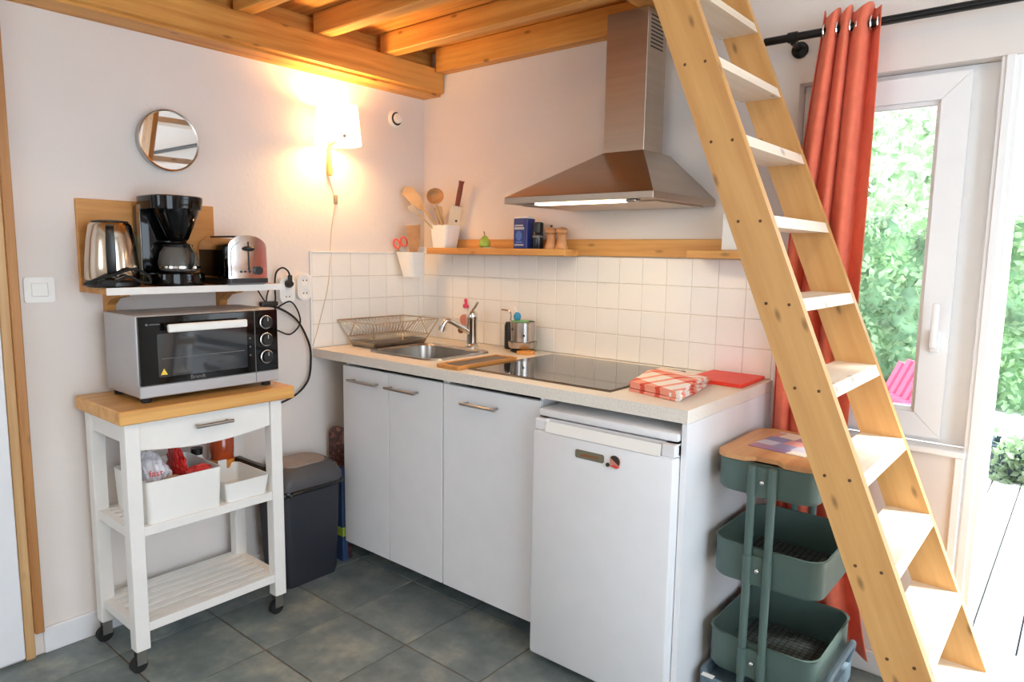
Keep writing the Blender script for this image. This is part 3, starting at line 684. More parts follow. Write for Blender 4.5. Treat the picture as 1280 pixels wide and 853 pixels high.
# towel and red board on the right end
def towel():
    g = G(); ax = Vector((0.200, -0.050, 0)); ay = Vector((-0.055, 0.34, 0)); o = Vector((1.502, -0.530, 0.9305))
    for li in range(4):
        z = li*0.0075; rings = []; n = 22
        for i in range(n+1):
            u = i/n; row = []
            for v, hh in ((0.02, 0.0), (0.0, 0.004), (0.02, 0.008), (0.98, 0.008), (1.0, 0.004), (0.98, 0.0)):
                w = 0.0025*math.sin(u*9+li)+0.002*math.sin(v*7+u*5+li*2)
                p = o + ax*(v+0.012*math.sin(li*2.1+u*4)) + ay*(u*(1-0.03*li)+0.01*math.sin(li)) + Vector((0, 0, z+hh+max(0, w)+0.010*li/3*math.sin(u*PI)))
                row.append(p)
            rings.append(row)
        g.loft(rings)
    return g
t = obj('tea_towel', towel(), 'tea_towel', None, 60); tag(t, 'folded red and white checked tea towel at the worktop end', 'towel')
t = obj('cutting_board', G().prism([(1.555, -0.015), (1.742, -0.015), (1.748, -0.235), (1.548, -0.235)][::-1], 'xy', 0.9305, 0.9425), 'red_board')
tag(t, 'thin bright red cutting board against the wall tiles', 'cutting board')

# ================================================================== EXTRACTOR HOOD
t = thing('extractor_hood', 'stainless steel pyramid extractor hood with a square chimney', 'extractor hood', (1.225, -0.1, 1.53))
hx0, hx1, hy = 0.922, 1.526, -0.465
obj('lip', G().box(hx0, hy, 1.531, hx1, -0.009, 1.5535, 0.001), 'hood_steel', t)
obj('canopy', G().loft([[(hx0, hy, 1.5535), (hx1, hy, 1.5535), (hx1, -0.003, 1.5535), (hx0, -0.003, 1.5535)], [(1.169, -0.202, 1.722), (1.337, -0.202, 1.722), (1.337, -0.003, 1.722), (1.169, -0.003, 1.722)]]), 'hood_steel', t)
ch = obj('chimney', G().box(1.170, -0.200, 1.722, 1.336, -0.064, 2.204, 0.001), 'hood_steel', t)
obj('chimney_seam', G().box(1.1695, -0.2006, 1.985, 1.3365, -0.064, 1.9865), 'handle_metal', ch)
for i in range(9): obj('vent_slot', G().box(1.3355, -0.178, 2.075+0.013*i, 1.3368, -0.090, 2.080+0.013*i), 'black_plastic', ch)
obj('lamp_strip', G().box(1.05, -0.452, 1.524, 1.40, -0.402, 1.5305, 0.003), 'hood_light', t)
obj('filter', G().box(0.95, -0.395, 1.526, 1.50, -0.05, 1.5305), 'hood_steel', t)
obj('control_knob', G().box(1.425, -0.462, 1.522, 1.462, -0.425, 1.5305, 0.003), 'handle_metal', t)
hl = lamp('hood_lamp', 'AREA', (1.225, -0.427, 1.522), 3.0, (1.0, 0.78, 0.50), shape='RECTANGLE', size=0.33, size_y=0.04); aim(hl, (0, 0.12, -1))

# ================================================================== SHELF ON THE BACK WALL
t = thing('wall_shelf', 'pine wall shelf above the tiles with a gap under the hood', 'shelf', (0.85, -0.06, 1.345))
obj('back_board', G().box(0.150, -0.022, 1.3475, 1.590, -0.001, 1.415, 0.002), 'shelf_pine', t)
obj('shelf_board', G().box(0.150, -0.125, 1.346, 0.950, -0.023, 1.374, 0.002), 'shelf_pine', t)
obj('shelf_board', G().box(1.480, -0.125, 1.346, 1.745, -0.001, 1.374, 0.002), 'shelf_pine', t)
t = obj('white_box', G().box(1.592, -0.092, 1.3745, 1.690, -0.012, 1.500, 0.003), 'plastic_white'); tag(t, 'small white box on the shelf end behind the ladder', 'box')
# utensil pot
ZS = 1.3745
t = thing('utensil_pot', 'white pot of kitchen utensils standing on the pine shelf', 'pot', (0.225, -0.075, ZS))
obj('pot_wall', G().loft([rr(0.178, -0.118, 0.266, -0.032, 0.014, ZS), rr(0.164, -0.124, 0.286, -0.024, 0.016, ZS+0.104), rr(0.168, -0.120, 0.282, -0.028, 0.014, ZS+0.104), rr(0.182, -0.114, 0.262, -0.036, 0.012, ZS+0.006)]), 'plastic_white', t)
def blade(pts2, mat4, th=0.003): return G().prism(pts2, 'xz', -th/2, th/2).xf(mat4)
def stick(base_, tip): # frame with local z from base to tip, plane facing the camera
    b_ = Vector(base_); z = (Vector(tip)-b_).normalized(); n = Vector((0.72, -0.69, 0)); n = (n - z*n.dot(z)).normalized(); x = -z.cross(n)
    return Matrix(((x.x, -n.x, z.x, b_.x), (x.y, -n.y, z.y, b_.y), (x.z, -n.z, z.z, b_.z), (0, 0, 0, 1))), (Vector(tip)-b_).length
def ell(cx, cz, a, b_, n=20): return [(cx+a*math.cos(2*PI*i/n), cz+b_*math.sin(2*PI*i/n)) for i in range(n)]
F, ln = stick((0.250, -0.060, ZS+0.02), (0.058, -0.165, ZS+0.272))
t = thing('slotted_spatula', 'beige slotted spatula leaning far over in the white utensil pot', 'spatula', (0.22, -0.075, ZS+0.02))
obj('handle', G().cyl((0, 0, 0), (0, 0, ln-0.10), 0.006, n=10).xf(F), 'utensil_beige', t)
obj('blade', blade([(-0.012, ln-0.12), (0.012, ln-0.12), (0.028, ln-0.07), (0.030, ln), (0.0, ln+0.012), (-0.028, ln-0.004), (-0.027, ln-0.07)], F, 0.004), 'utensil_beige', t)
F, ln = stick((0.255, -0.082, ZS+0.02), (0.088, -0.178, ZS+0.195))
t = thing('steel_turner', 'small grey metal turner at the side of the white utensil pot', 'turner', (0.215, -0.08, ZS+0.02))
obj('handle', G().cyl((0, 0, 0), (0, 0, ln-0.06), 0.004, n=10).xf(F), 'utensil_beige', t)
obj('blade', blade([(-0.006, ln-0.08), (0.006, ln-0.08), (0.016, ln-0.02), (0.012, ln), (-0.016, ln-0.005)], F, 0.003), 'handle_metal', t)
F, ln = stick((0.232, -0.062, ZS+0.02), (0.182, -0.105, ZS+0.228))
t = thing('serving_ladle', 'wooden ladle with a broad oval head in the white utensil pot', 'ladle', (0.23, -0.06, ZS+0.02))
obj('handle', G().cyl((0, 0, 0), (0, 0, ln-0.03), 0.006, n=10).xf(F), 'utensil_beige', t)
obj('head', G().lathe([(0.0, 0.0), (0.022, 0.004), (0.036, 0.016), (0.040, 0.026), (0.036, 0.026), (0.020, 0.010), (0.0, 0.007)], (0, 0, 0)).xf(F @ Matrix.Translation((-0.006, -0.008, ln)) @ Matrix.Rotation(math.radians(75), 4, 'X')), 'utensil_wood', t)
F, ln = stick((0.205, -0.048, ZS+0.02), (0.160, -0.060, ZS+0.19))
t = thing('wooden_spatula', 'pale wooden spatula upright in the middle of the utensil pot', 'spatula', (0.225, -0.07, ZS+0.02))
obj('handle', G().cyl((0, 0, 0), (0, 0, ln-0.05), 0.006, n=10).xf(F), 'utensil_beige', t)
obj('blade', blade([(-0.012, ln-0.08), (0.012, ln-0.08), (0.020, ln), (0.0, ln+0.006), (-0.020, ln)], F, 0.005), 'utensil_beige', t)
F, ln = stick((0.238, -0.055, ZS+0.02), (0.318, -0.062, ZS+0.305))
t = thing('kitchen_cleaver', 'broad knife in a pale sheath with brown wooden handle pointing up', 'knife', (0.24, -0.055, ZS+0.02))
obj('blade', blade([(-0.014, 0.0), (0.016, 0.0), (0.028, 0.12), (0.030, ln-0.115), (-0.022, ln-0.115), (-0.026, 0.10)], F, 0.004), 'gold_pale', t)
obj('blade_hole', G().prism(circ(-0.008, ln-0.185, 0.0055, 12), 'xz', -0.0034, -0.002).xf(F), 'black_plastic', t)
obj('handle', G().loft([[(x*0.011, y*0.008, ln-0.115) for x, y in circ(0, 0, 1, 12)], [(x*0.0125, y*0.009, ln-0.06) for x, y in circ(0, 0, 1, 12)], [(x*0.011, y*0.008, ln-0.015) for x, y in circ(0, 0, 1, 12)], [(x*0.014, y*0.009, ln) for x, y in circ(0, 0, 1, 12)]]).xf(F), 'knife_wood', t)
# hanging pot at the shelf end
t = thing('hanging_pot', 'white pot hung at the shelf end over the corner tiles', 'pot', (0.105, -0.165, 1.232))
ht = [(0.150, -0.110), ]
obj('pot_wall', G().loft([rr(0.066, -0.205, 0.146, -0.128, 0.016, 1.236), rr(0.040, -0.226, 0.150, -0.127, 0.018, 1.352), rr(0.044, -0.222, 0.146, -0.131, 0.016, 1.352), rr(0.070, -0.201, 0.142, -0.132, 0.014, 1.242)]), 'plastic_white', t)
obj('hook', G().box(0.100, -0.131, 1.345, 0.148, -0.126, 1.376, 0.001), 'plastic_white', t)
t = thing('scissors', 'kitchen scissors with round red handles in the hanging pot', 'scissors', (0.085, -0.185, 1.30))
F, ln = stick((0.090, -0.180, 1.26), (0.055, -0.205, 1.395))
for s in (-1, 1):
    lp = [(s*0.018+0.014*math.cos(a), 0, ln+0.022*math.sin(a)) for a in [2*PI*i/16 for i in range(16)]]
    obj('grip', G().tube(lp, 0.0042, 7, True).xf(F), 'red_plastic', t)
    obj('blade', G().prism([(s*0.002, 0.0), (s*0.010, ln-0.03), (s*0.014, ln-0.015), (0, ln-0.03)], 'xz', -0.001+s*0.0012, 0.001+s*0.0012).xf(F), 'steel', t)
F, ln = stick((0.104, -0.172, 1.26), (0.126, -0.182, 1.472))
t = thing('wooden_turner', 'dark tan wooden turner standing in the hanging pot', 'spatula', (0.12, -0.18, 1.26))
obj('handle', G().cyl((0, 0, 0), (0, 0, ln-0.14), 0.007, n=10).xf(F), 'utensil_wood', t)
obj('blade', blade([(-0.018, ln-0.15), (0.012, ln-0.15), (0.033, ln-0.03), (0.038, ln), (-0.030, ln+0.010), (-0.030, ln-0.06)], F, 0.006), 'utensil_wood', t)
# pear
t = thing('pear', 'small green pear on the pine wall shelf', 'pear', (0.489, -0.09, ZS))
obj('fruit', G().lathe([(0.0, 0.0), (0.014, 0.001), (0.025, 0.010), (0.027, 0.022), (0.021, 0.036), (0.013, 0.048), (0.008, 0.055), (0.0, 0.057)], (0.489, -0.09, ZS)), 'pear_green', t)
obj('stem', G().tube([(0.489, -0.09, ZS+0.055), (0.488, -0.091, ZS+0.066), (0.484, -0.092, ZS+0.074)], 0.0018, 6), 'stem_brown', t)
tag(obj('small_dish', G().box(0.505, -0.118, ZS+0.0002, 0.548, -0.085, ZS+0.003, 0.001), 'plastic_white'), 'tiny white dish lying by the pear', 'dish')
# salt tin, jar, mills
t = thing('salt_carton', 'tall dark blue carton with white print on the wall shelf', 'carton', (0.70, -0.07, ZS))
obj('body', G().box(0.664, -0.100, ZS, 0.738, -0.045, ZS+0.126, 0.002), 'blue_tin', t)
obj('lid', G().box(0.666, -0.098, ZS+0.126, 0.736, -0.047, ZS+0.134, 0.002), 'plastic_white', t)
for i, (a, b_, c_, d_, mm) in enumerate(((0.672, 0.716, 0.094, 0.100, 'silver_print'), (0.670, 0.722, 0.080, 0.090, 'silver_print'), (0.670, 0.720, 0.012, 0.018, 'silver_print'), (0.678, 0.712, 0.024, 0.030, 'blue_light'))):
    obj('print_band', G().box(a, -0.1006, ZS+c_, b_, -0.0998, ZS+d_), mm, t)
obj('print_disc', G().prism(ell(0.694, ZS+0.054, 0.017, 0.020), 'xz', -0.1006, -0.0998), 'blue_light', t)
t = thing('spice_jar', 'small dark jar with black lid next to the blue carton', 'jar', (0.775, -0.07, ZS))
obj('glass', G().lathe([(0.021, ZS), (0.023, ZS+0.004), (0.023, ZS+0.062), (0.020, ZS+0.068), (0.0, ZS+0.068)], (0.775, -0.072, 0)), 'dark_jar', t)
obj('lid', G().lathe([(0.022, ZS+0.068), (0.0225, ZS+0.106), (0.019, ZS+0.110), (0.0, ZS+0.110)], (0.775, -0.072, 0)), 'black_plastic', t)
obj('label_band', G().lathe([(0.0231, ZS+0.046), (0.0234, ZS+0.047), (0.0234, ZS+0.054), (0.0231, ZS+0.055)], (0.775, -0.072, 0), ring=True), 'grey_print', t)
for x, knob, lab in ((0.852, 1, 'wooden pepper mill with a small knob on its cap'), (0.907, 0, 'wooden salt mill with a plain rounded cap')):
    t = thing('spice_mill', lab, 'mill', (x, -0.082, ZS), 'pair of wooden mills on the wall shelf')
    obj('body', G().lathe([(0.026, ZS), (0.027, ZS+0.006), (0.022, ZS+0.020), (0.017, ZS+0.042), (0.020, ZS+0.054), (0.023, ZS+0.060), (0.0, ZS+0.060)], (x, -0.082, 0)), 'mill_wood', t)
    obj('cap', G().lathe([(0.018, ZS+0.0605), (0.025, ZS+0.066), (0.026, ZS+0.074), (0.019, ZS+0.084), (0.006, ZS+0.088), (0.0, ZS+0.0885)], (x, -0.082, 0)), 'mill_wood', t)
    if knob: obj('knob', G().ball((x, -0.082, ZS+0.092), 0.0055), 'stem_brown', t)

# ================================================================== LEFT WALL THINGS
t = thing('round_mirror', 'small round wall mirror with a thin metal rim', 'mirror', (0.0, -1.25, 1.63))
C0 = (0.0, -1.252, 1.733)
obj('glass', G().lathe([(0.0, 0.028), (0.100, 0.028), (0.100, 0.010)], C0, (1, 0, 0), 48), 'mirror_glass', t)
obj('rim', G().lathe([(0.098, 0.001), (0.106, 0.001), (0.1065, 0.030), (0.104, 0.032), (0.100, 0.030), (0.100, 0.026)], C0, (1, 0, 0), 48, ring=True), 'steel', t)
t = thing('air_vent', 'round white vent disc on the wall near the corner', 'vent', (0.0, -0.19, 1.96))
obj('plate', G().lathe([(0.040, 0.001), (0.040, 0.010), (0.034, 0.018), (0.0, 0.018)], (0, -0.190, 1.970), (1, 0, 0)), 'plastic_white', t)
obj('slot_ring', G().lathe([(0.022, 0.018), (0.022, 0.0195), (0.030, 0.0195), (0.030, 0.018)], (0, -0.190, 1.970), (1, 0, 0), ring=True), 'black_plastic', t)
obj('cap', G().lathe([(0.023, 0.019), (0.023, 0.028), (0.018, 0.031), (0.0, 0.031)], (0, -0.188, 1.972), (1, 0, 0)), 'plastic_white', t)
t = thing('light_switch', 'white light switch on the wall beside the door casing', 'switch', (0.0, -1.678, 1.172))
obj('plate', G().prism(rrp(-1.719, 1.175, -1.634, 1.256, 0.008), 'yz', 0.0, 0.008), 'plastic_white', t)
obj('rocker', G().box(0.007, -1.700, 1.194, 0.0125, -1.653, 1.238, 0.002), 'plastic_white', t)
def socket(y, z, label):
    t = thing('wall_socket', label, 'socket', (0, y, z-0.055))
    obj('plate', G().prism(rrp(y-0.036, z-0.058, y+0.036, z+0.058, 0.034, 8), 'yz', 0.0, 0.028), 'plastic_white', t)
    for dz in (-0.027, 0.027):
        ins = obj('insert', G().lathe([(0.022, 0.0282), (0.023, 0.030), (0.020, 0.030), (0.0185, 0.0292), (0.0, 0.0292)], (0, y, z+dz), (1, 0, 0), 24), 'plastic_white', t)
        for dy in (-0.008, 0.008): obj('contact_hole', G().cyl((0.029, y+dy, z+dz), (0.0298, y+dy, z+dz), 0.003, n=10), 'black_plastic', ins)
socket(-0.795, 1.188, 'white double socket with a black plug in it')
socket(-0.712, 1.200, 'white double socket nearest the tiles, empty')
t = thing('plug_cord', 'black cord with plug looping from the socket to the shelf', 'cord', (0.04, -0.80, 1.2))
obj('plug', G().lathe([(0.016, 0.031), (0.017, 0.045), (0.010, 0.060), (0.0, 0.062)], (0, -0.795, 1.215), (1, 0, 0), 18).box(0.040, -0.803, 1.215, 0.056, -0.787, 1.252, 0.005, 2), 'black_plastic', t)
obj('cable', G().tube(spline([(0.048, -0.795, 1.245), (0.046, -0.803, 1.268), (0.036, -0.822, 1.281), (0.030, -0.846, 1.262), (0.026, -0.852, 1.215), (0.024, -0.850, 1.150), (0.02, -0.855, 1.06)], 6), 0.0036, 8), 'black_rubber', t)
t = thing('oven_cord', 'thick black cords hanging behind the mini oven', 'cord', (0.03, -0.75, 0.75))
obj('cable', G().tube(spline([(0.035, -0.925, 1.128), (0.030, -0.846, 1.118), (0.026, -0.754, 1.061), (0.024, -0.697, 0.960), (0.024, -0.688, 0.880), (0.024, -0.705, 0.795), (0.030, -0.775, 0.740), (0.030, -0.88, 0.71)], 7), 0.0046, 8), 'black_rubber', t)
obj('loop', G().tube(spline([(0.040, -0.850, 1.120), (0.034, -0.789, 1.141), (0.032, -0.752, 1.100), (0.032, -0.743, 1.045), (0.032, -0.790, 1.004), (0.036, -0.850, 1.024), (0.040, -0.91, 1.05)], 7), 0.0034, 8), 'black_rubber', t)
obj('joint', G().box(0.022, -0.925, 1.126, 0.048, -0.850, 1.146, 0.006, 2), 'black_plastic', t)
obj('lead', G().tube(spline([(0.030, -0.935, 1.200), (0.032, -0.915, 1.165), (0.034, -0.898, 1.140)], 6), 0.003, 8), 'black_rubber', t)
obj('lead', G().tube(spline([(0.030, -0.880, 1.200), (0.032, -0.892, 1.170), (0.034, -0.898, 1.140)], 6), 0.003, 8), 'black_rubber', t)

# wall lamp
t = thing('wall_lamp', 'glowing cream fabric wall lamp on a wooden peg', 'lamp', (0.0, -0.575, 1.67))
LX, LY = 0.105, -0.588
obj('peg', G().lathe([(0.0, 1.672), (0.010, 1.675), (0.0125, 1.69), (0.009, 1.76), (0.007, 1.83), (0.0, 1.832)], (0.020, -0.570, 0), n=16), 'lamp_stem', t)
obj('arm', G().tube([(0.020, -0.572, 1.80), (0.070, -0.577, 1.81), (LX, LY, 1.83)], 0.005, 8), 'lamp_stem', t)
obj('shade', G().loft([[(LX+0.097*x, LY+0.097*y_, 1.795) for x, y_ in circ(0, 0, 1, 40)], [(LX+0.083*x, LY+0.083*y_, 1.952) for x, y_ in circ(0, 0, 1, 40)], [(LX+0.081*x, LY+0.081*y_, 1.952) for x, y_ in circ(0, 0, 1, 40)], [(LX+0.095*x, LY+0.095*y_, 1.795) for x, y_ in circ(0, 0, 1, 40)]] , False, False), 'shade_fabric', t)
obj('fitting', G().ball((0.196, -0.622, 1.818), 0.0075), 'handle_metal', t)
obj('bulb', G().ball((LX, LY, 1.875), 0.022), 'bulb_glow', t)
obj('cord', G().tube(spline([(0.008, -0.570, 1.672), (0.006, -0.548, 1.62), (0.006, -0.535, 1.57), (0.006, -0.556, 1.45), (0.006, -0.566, 1.345), (0.013, -0.585, 1.2), (0.013, -0.64, 1.02), (0.012, -0.668, 0.94)], 8), 0.0018, 6), 'cord_white', t)
obj('switch', G().box(0.002, -0.541, 1.555, 0.014, -0.525, 1.595, 0.004, 2), 'cord_grey', t)
lamp('wall_lamp_light', 'POINT', (LX, LY, 1.912), 14.0, (1.0, 0.60, 0.25), shadow_soft_size=0.03)
lamp('wall_lamp_light_down', 'POINT', (LX, LY, 1.838), 9.0, (1.0, 0.60, 0.25), shadow_soft_size=0.03)

# shelf with appliances
ZL = 1.226
t = thing('appliance_shelf', 'narrow white fronted shelf over the mini oven', 'shelf', (0.11, -1.25, 1.2))
obj('board', G().box(0.001, -1.560, 1.205, 0.226, -0.935, ZL, 0.001), 'shelf_pine_y', t)
obj('front_edge', G().box(0.2265, -1.560, 1.204, 0.230, -0.935, ZL+0.001), 'white_paint_wood', t)
tag(obj('wall_board', G().box(0.001, -1.560, ZL+0.0005, 0.018, -1.095, 1.512, 0.002), 'shelf_pine_y'), 'pine back board on the wall behind kettle and coffee maker', 'board')
for y in (-1.475, -1.075): obj('bracket', G().prism([(0.0, 1.2045), (0.150, 1.2045), (0.148, 1.194), (0.07, 1.182), (0.032, 1.160), (0.022, 1.12), (0.0, 1.12)], 'xz', y-0.015, y+0.015), 'shelf_pine_y', t)
tag(obj('cardboard_sheet', G().box(0.0185, -1.425, ZL, 0.0212, -1.330, 1.395), 'paper_cream'), 'pale cream cardboard sheet standing between kettle and coffee maker', 'card')
# kettle
KX, KY = 0.122, -1.500
t = thing('electric_kettle', 'brushed steel kettle with black strap handle on the shelf', 'kettle', (KX, KY, ZL))
obj('base', G().lathe([(0.078, ZL), (0.081, ZL+0.004), (0.081, ZL+0.016), (0.076, ZL+0.022), (0.0, ZL+0.022)], (KX, KY, 0)), 'black_plastic', t)
obj('body', G().lathe([(0.076, ZL+0.023), (0.080, ZL+0.03), (0.078, ZL+0.08), (0.071, ZL+0.15), (0.063, ZL+0.198), (0.056, ZL+0.206), (0.0, ZL+0.207)], (KX, KY, 0), n=48), 'kettle_steel', t)
obj('lid', G().lathe([(0.054, ZL+0.2075), (0.053, ZL+0.212), (0.030, ZL+0.216), (0.0, ZL+0.217)], (KX, KY, 0)), 'black_plastic', t)
cd = Vector((0.93, -0.36, 0)); sd = Vector((0.36, 0.93, 0))
def kp(r, z, s=0): return Vector((KX, KY, ZL+z)) + cd*r + sd*s
pth = [(0.060, 0.199), (0.088, 0.195), (0.099, 0.168), (0.100, 0.10), (0.093, 0.055), (0.080, 0.035)]
g = G(); rings = []
for r, z in spline([(a, b_, 0) for a, b_ in pth], 5) and [(p.x, p.y) for p in spline([(a, b_, 0) for a, b_ in pth], 5)]:
    w = 0.011+0.003*math.sin(min(1, z/0.2)*PI); rings.append([kp(r-0.005, z, -w), kp(r+0.003, z, -w), kp(r+0.006, z, 0), kp(r+0.003, z, w), kp(r-0.005, z, w)])
obj('handle', g.loft(rings), 'black_plastic', t)
obj('spout', G().prism([(0.05, ZL+0.17), (0.066, ZL+0.196), (0.05, ZL+0.203)], 'yz', -0.013, 0.013).xf(Matrix.Translation((KX, KY, 0))), 'kettle_steel', t)
t = thing('kettle_cord', 'coiled black cord lying against the kettle base', 'cord', (0.205, -1.49, ZL))
obj('cable', G().tube(spline([(0.150, -1.592, ZL+0.012), (0.207, -1.572, ZL+0.030), (0.214, -1.520, ZL+0.045), (0.212, -1.470, ZL+0.060), (0.205, -1.425, ZL+0.040), (0.200, -1.415, ZL+0.015), (0.212, -1.45, ZL+0.018), (0.216, -1.49, ZL+0.035), (0.216, -1.54, ZL+0.012)], 7), 0.0045, 8), 'black_rubber', t)
obj('plug', G().box(0.190, -1.572, ZL+0.002, 0.222, -1.525, ZL+0.026, 0.009, 2), 'black_rubber', t)
# coffee maker
CX, CY = 0.135, -1.298
t = thing('coffee_maker', 'black drip coffee maker with glass jug on the shelf', 'coffee maker', (CX, CY, ZL))
obj('base', G().loft([rr(0.022, CY-0.090, 0.222, CY+0.085, 0.07, ZL), rr(0.020, CY-0.092, 0.224, CY+0.087, 0.07, ZL+0.008), rr(0.022, CY-0.090, 0.222, CY+0.085, 0.07, ZL+0.040), rr(0.030, CY-0.082, 0.214, CY+0.077, 0.065, ZL+0.044)]), 'black_gloss', t)
obj('column', G().box(0.022, CY-0.092, ZL+0.044, 0.085, CY+0.070, 1.505, 0.014, 2), 'black_gloss', t)
obj('column_trim', G().box(0.060, CY-0.094, ZL+0.04, 0.088, CY-0.0925, 1.500), 'handle_metal', t)
obj('top', G().loft([rr(0.022, CY-0.092, 0.214, CY+0.082, 0.06, 1.485), rr(0.020, CY-0.094, 0.218, CY+0.086, 0.06, 1.515), rr(0.020, CY-0.094, 0.218, CY+0.086, 0.06, 1.527), rr(0.026, CY-0.088, 0.212, CY+0.080, 0.055, 1.531)]), 'black_gloss', t)
obj('filter_holder', G().lathe([(0.0, 1.375), (0.026, 1.377), (0.034, 1.385), (0.068, 1.470), (0.072, 1.488), (0.0, 1.488)], (CX+0.012, CY+0.005, 0)), 'black_gloss', t)
obj('jug', G().lathe([(0.050, ZL+0.046), (0.062, ZL+0.052), (0.067, ZL+0.075), (0.060, ZL+0.11), (0.045, ZL+0.132), (0.043, ZL+0.132), (0.057, ZL+0.109), (0.064, ZL+0.075), (0.059, ZL+0.055), (0.0, ZL+0.050)], (CX+0.012, CY+0.005, 0), n=40), 'carafe_glass', t)
obj('jug_band', G().lathe([(0.0672, ZL+0.060), (0.0682, ZL+0.060), (0.0682, ZL+0.067), (0.0672, ZL+0.067)], (CX+0.012, CY+0.005, 0), n=40, ring=True), 'chrome', t)
obj('jug_lid', G().lathe([(0.046, ZL+0.132), (0.048, ZL+0.140), (0.030, ZL+0.147), (0.0, ZL+0.148)], (CX+0.012, CY+0.005, 0)), 'black_plastic', t)
hc = Vector((CX+0.012, CY+0.005, 0)); hdv = Vector((0.98, 0.05, 0)).normalized()
obj('jug_handle', G().tube([hc+hdv*r+Vector((0, 0, ZL+z)) for r, z in ((0.044, 0.138), (0.072, 0.134), (0.088, 0.112), (0.086, 0.08), (0.071, 0.062))], 0.0085, 8), 'black_plastic', t)
# toaster
TX0, TX1, TY0, TY1 = 0.026, 0.250, -1.166, -1.016
t = thing('toaster', 'chrome toaster with black base and lever on the shelf', 'toaster', (0.13, -1.06, ZL))
obj('base', G().loft([rr(TX0, TY0-0.002, TX1-0.02, TY1+0.002, 0.012, ZL), rr(TX0, TY0-0.005, TX1+0.003, TY1+0.005, 0.014, ZL+0.008), rr(TX0, TY0-0.005, TX1+0.003, TY1+0.005, 0.014, ZL+0.024)]), 'black_plastic', t)
prof = [(TY0, ZL+0.024), (TY1, ZL+0.024), (TY1, ZL+0.10)] + [((TY0+TY1)/2+0.0735*math.cos(a)*1.0, ZL+0.135+0.043*math.sin(a)) for a in [math.radians(5+170*i/12) for i in range(13)]] + [(TY0, ZL+0.10)]
obj('shell', G().prism(prof, 'yz', TX0+0.006, TX1-0.004), 'chrome', t)
pin = [((p[0]-(TY0+TY1)/2)*0.86+(TY0+TY1)/2, (p[1]-ZL-0.09)*0.80+ZL+0.085) for p in prof]
obj('front_plate', G().prism(pin, 'yz', TX1-0.004, TX1), 'chrome', t)
ym = (TY0+TY1)/2
obj('side_reflection', G().box(TX0+0.012, TY0-0.0015, ZL+0.03, TX1-0.030, TY0+0.001, ZL+0.125, 0.0005), 'black_gloss', t)  # dark sheet painting a dark reflection onto the chrome side
obj('lever_slot', G().box(TX1, ym-0.003, ZL+0.052, TX1+0.0008, ym+0.003, ZL+0.155), 'black_plastic', t)
obj('lever', G().ball((TX1+0.008, ym, ZL+0.130), 0.02, (0.6, 1.0, 0.45)), 'black_plastic', t)
obj('dial', G().cyl((TX1, ym+0.034, ZL+0.052), (TX1+0.012, ym+0.034, ZL+0.052), 0.0155), 'black_plastic', t)
for i in range(3): obj('button', G().cyl((TX1, ym-0.030+0.016*i, ZL+0.048), (TX1+0.003, ym-0.030+0.016*i, ZL+0.048), 0.004, n=10), 'black_plastic', t)
for dy in (-0.028, 0.028): obj('bread_slot', G().box(TX0+0.03, ym+dy-0.012, ZL+0.168, TX1-0.03, ym+dy+0.010, ZL+0.1752), 'black_plastic', t)

# ================================================================== KITCHEN CART
t = thing('kitchen_cart', 'white wooden kitchen cart on castors with butcher block top', 'cart', (0.21, -1.31, 0.0))
obj('top', G().box(0.035, -1.605, 0.820, 0.396, -1.010, 0.864, 0.003), 'butcher', t)
cx0, cx1, cy0, cy1, lw = 0.052, 0.372, -1.585, -1.050, 0.044
for lx in (cx0, cx1-lw):
    for ly in (cy0, cy1-lw):
        lg = obj('leg', G().box(lx, ly, 0.075, lx+lw, ly+lw, 0.820, 0.002), 'white_paint_wood', t)
        mx, my = lx+lw/2, ly+lw/2
        cs = obj('castor', G().lathe([(0.017, 0.070), (0.019, 0.075), (0.0, 0.0755)], (mx, my, 0), n=16).box(mx-0.014, my-0.018, 0.026, mx-0.011, my+0.012, 0.070).box(mx+0.011, my-0.018, 0.026, mx+0.014, my+0.012, 0.070), 'handle_metal', t)
        obj('wheel', G().cyl((mx-0.010, my-0.010, 0.0255), (mx+0.010, my-0.010, 0.0255), 0.0255, n=20), 'black_rubber', cs)
dw = obj('drawer', G().prism([(cy0+lw+0.002, 0.816), (cy1-lw-0.002, 0.816), (cy1-lw-0.002, 0.728)] + [(cy1-lw-0.002+(cy0-cy1+2*lw+0.004)*i/10, 0.728-0.020*math.sin(PI*i/10)) for i in range(1, 10)] + [(cy0+lw+0.002, 0.728)], 'yz', cx1-0.030, cx1-0.006), 'white_paint_wood', t)
h = obj('handle', G().cyl((cx1+0.020, -1.372, 0.776), (cx1+0.020, -1.245, 0.776), 0.006, n=12), 'handle_metal', dw)
for y in (-1.36, -1.257): obj('handle_post', G().cyl((cx1-0.006, y, 0.776), (cx1+0.020, y, 0.776), 0.004, n=8), 'handle_metal', h)
obj('drawer_box', G().box(cx0+0.02, cy0+lw+0.012, 0.735, cx1-0.032, cy1-lw-0.012, 0.80), 'white_paint_wood', t)
for ly in (cy0+0.008, cy1-lw+0.008): obj('side_rail', G().box(cx0+lw, ly, 0.752, cx1-lw, ly+0.028, 0.818, 0.001), 'white_paint_wood', t)
obj('back_rail', G().box(cx0+0.008, cy0+lw, 0.735, cx0+0.020, cy1-lw, 0.818), 'white_paint_wood', t)
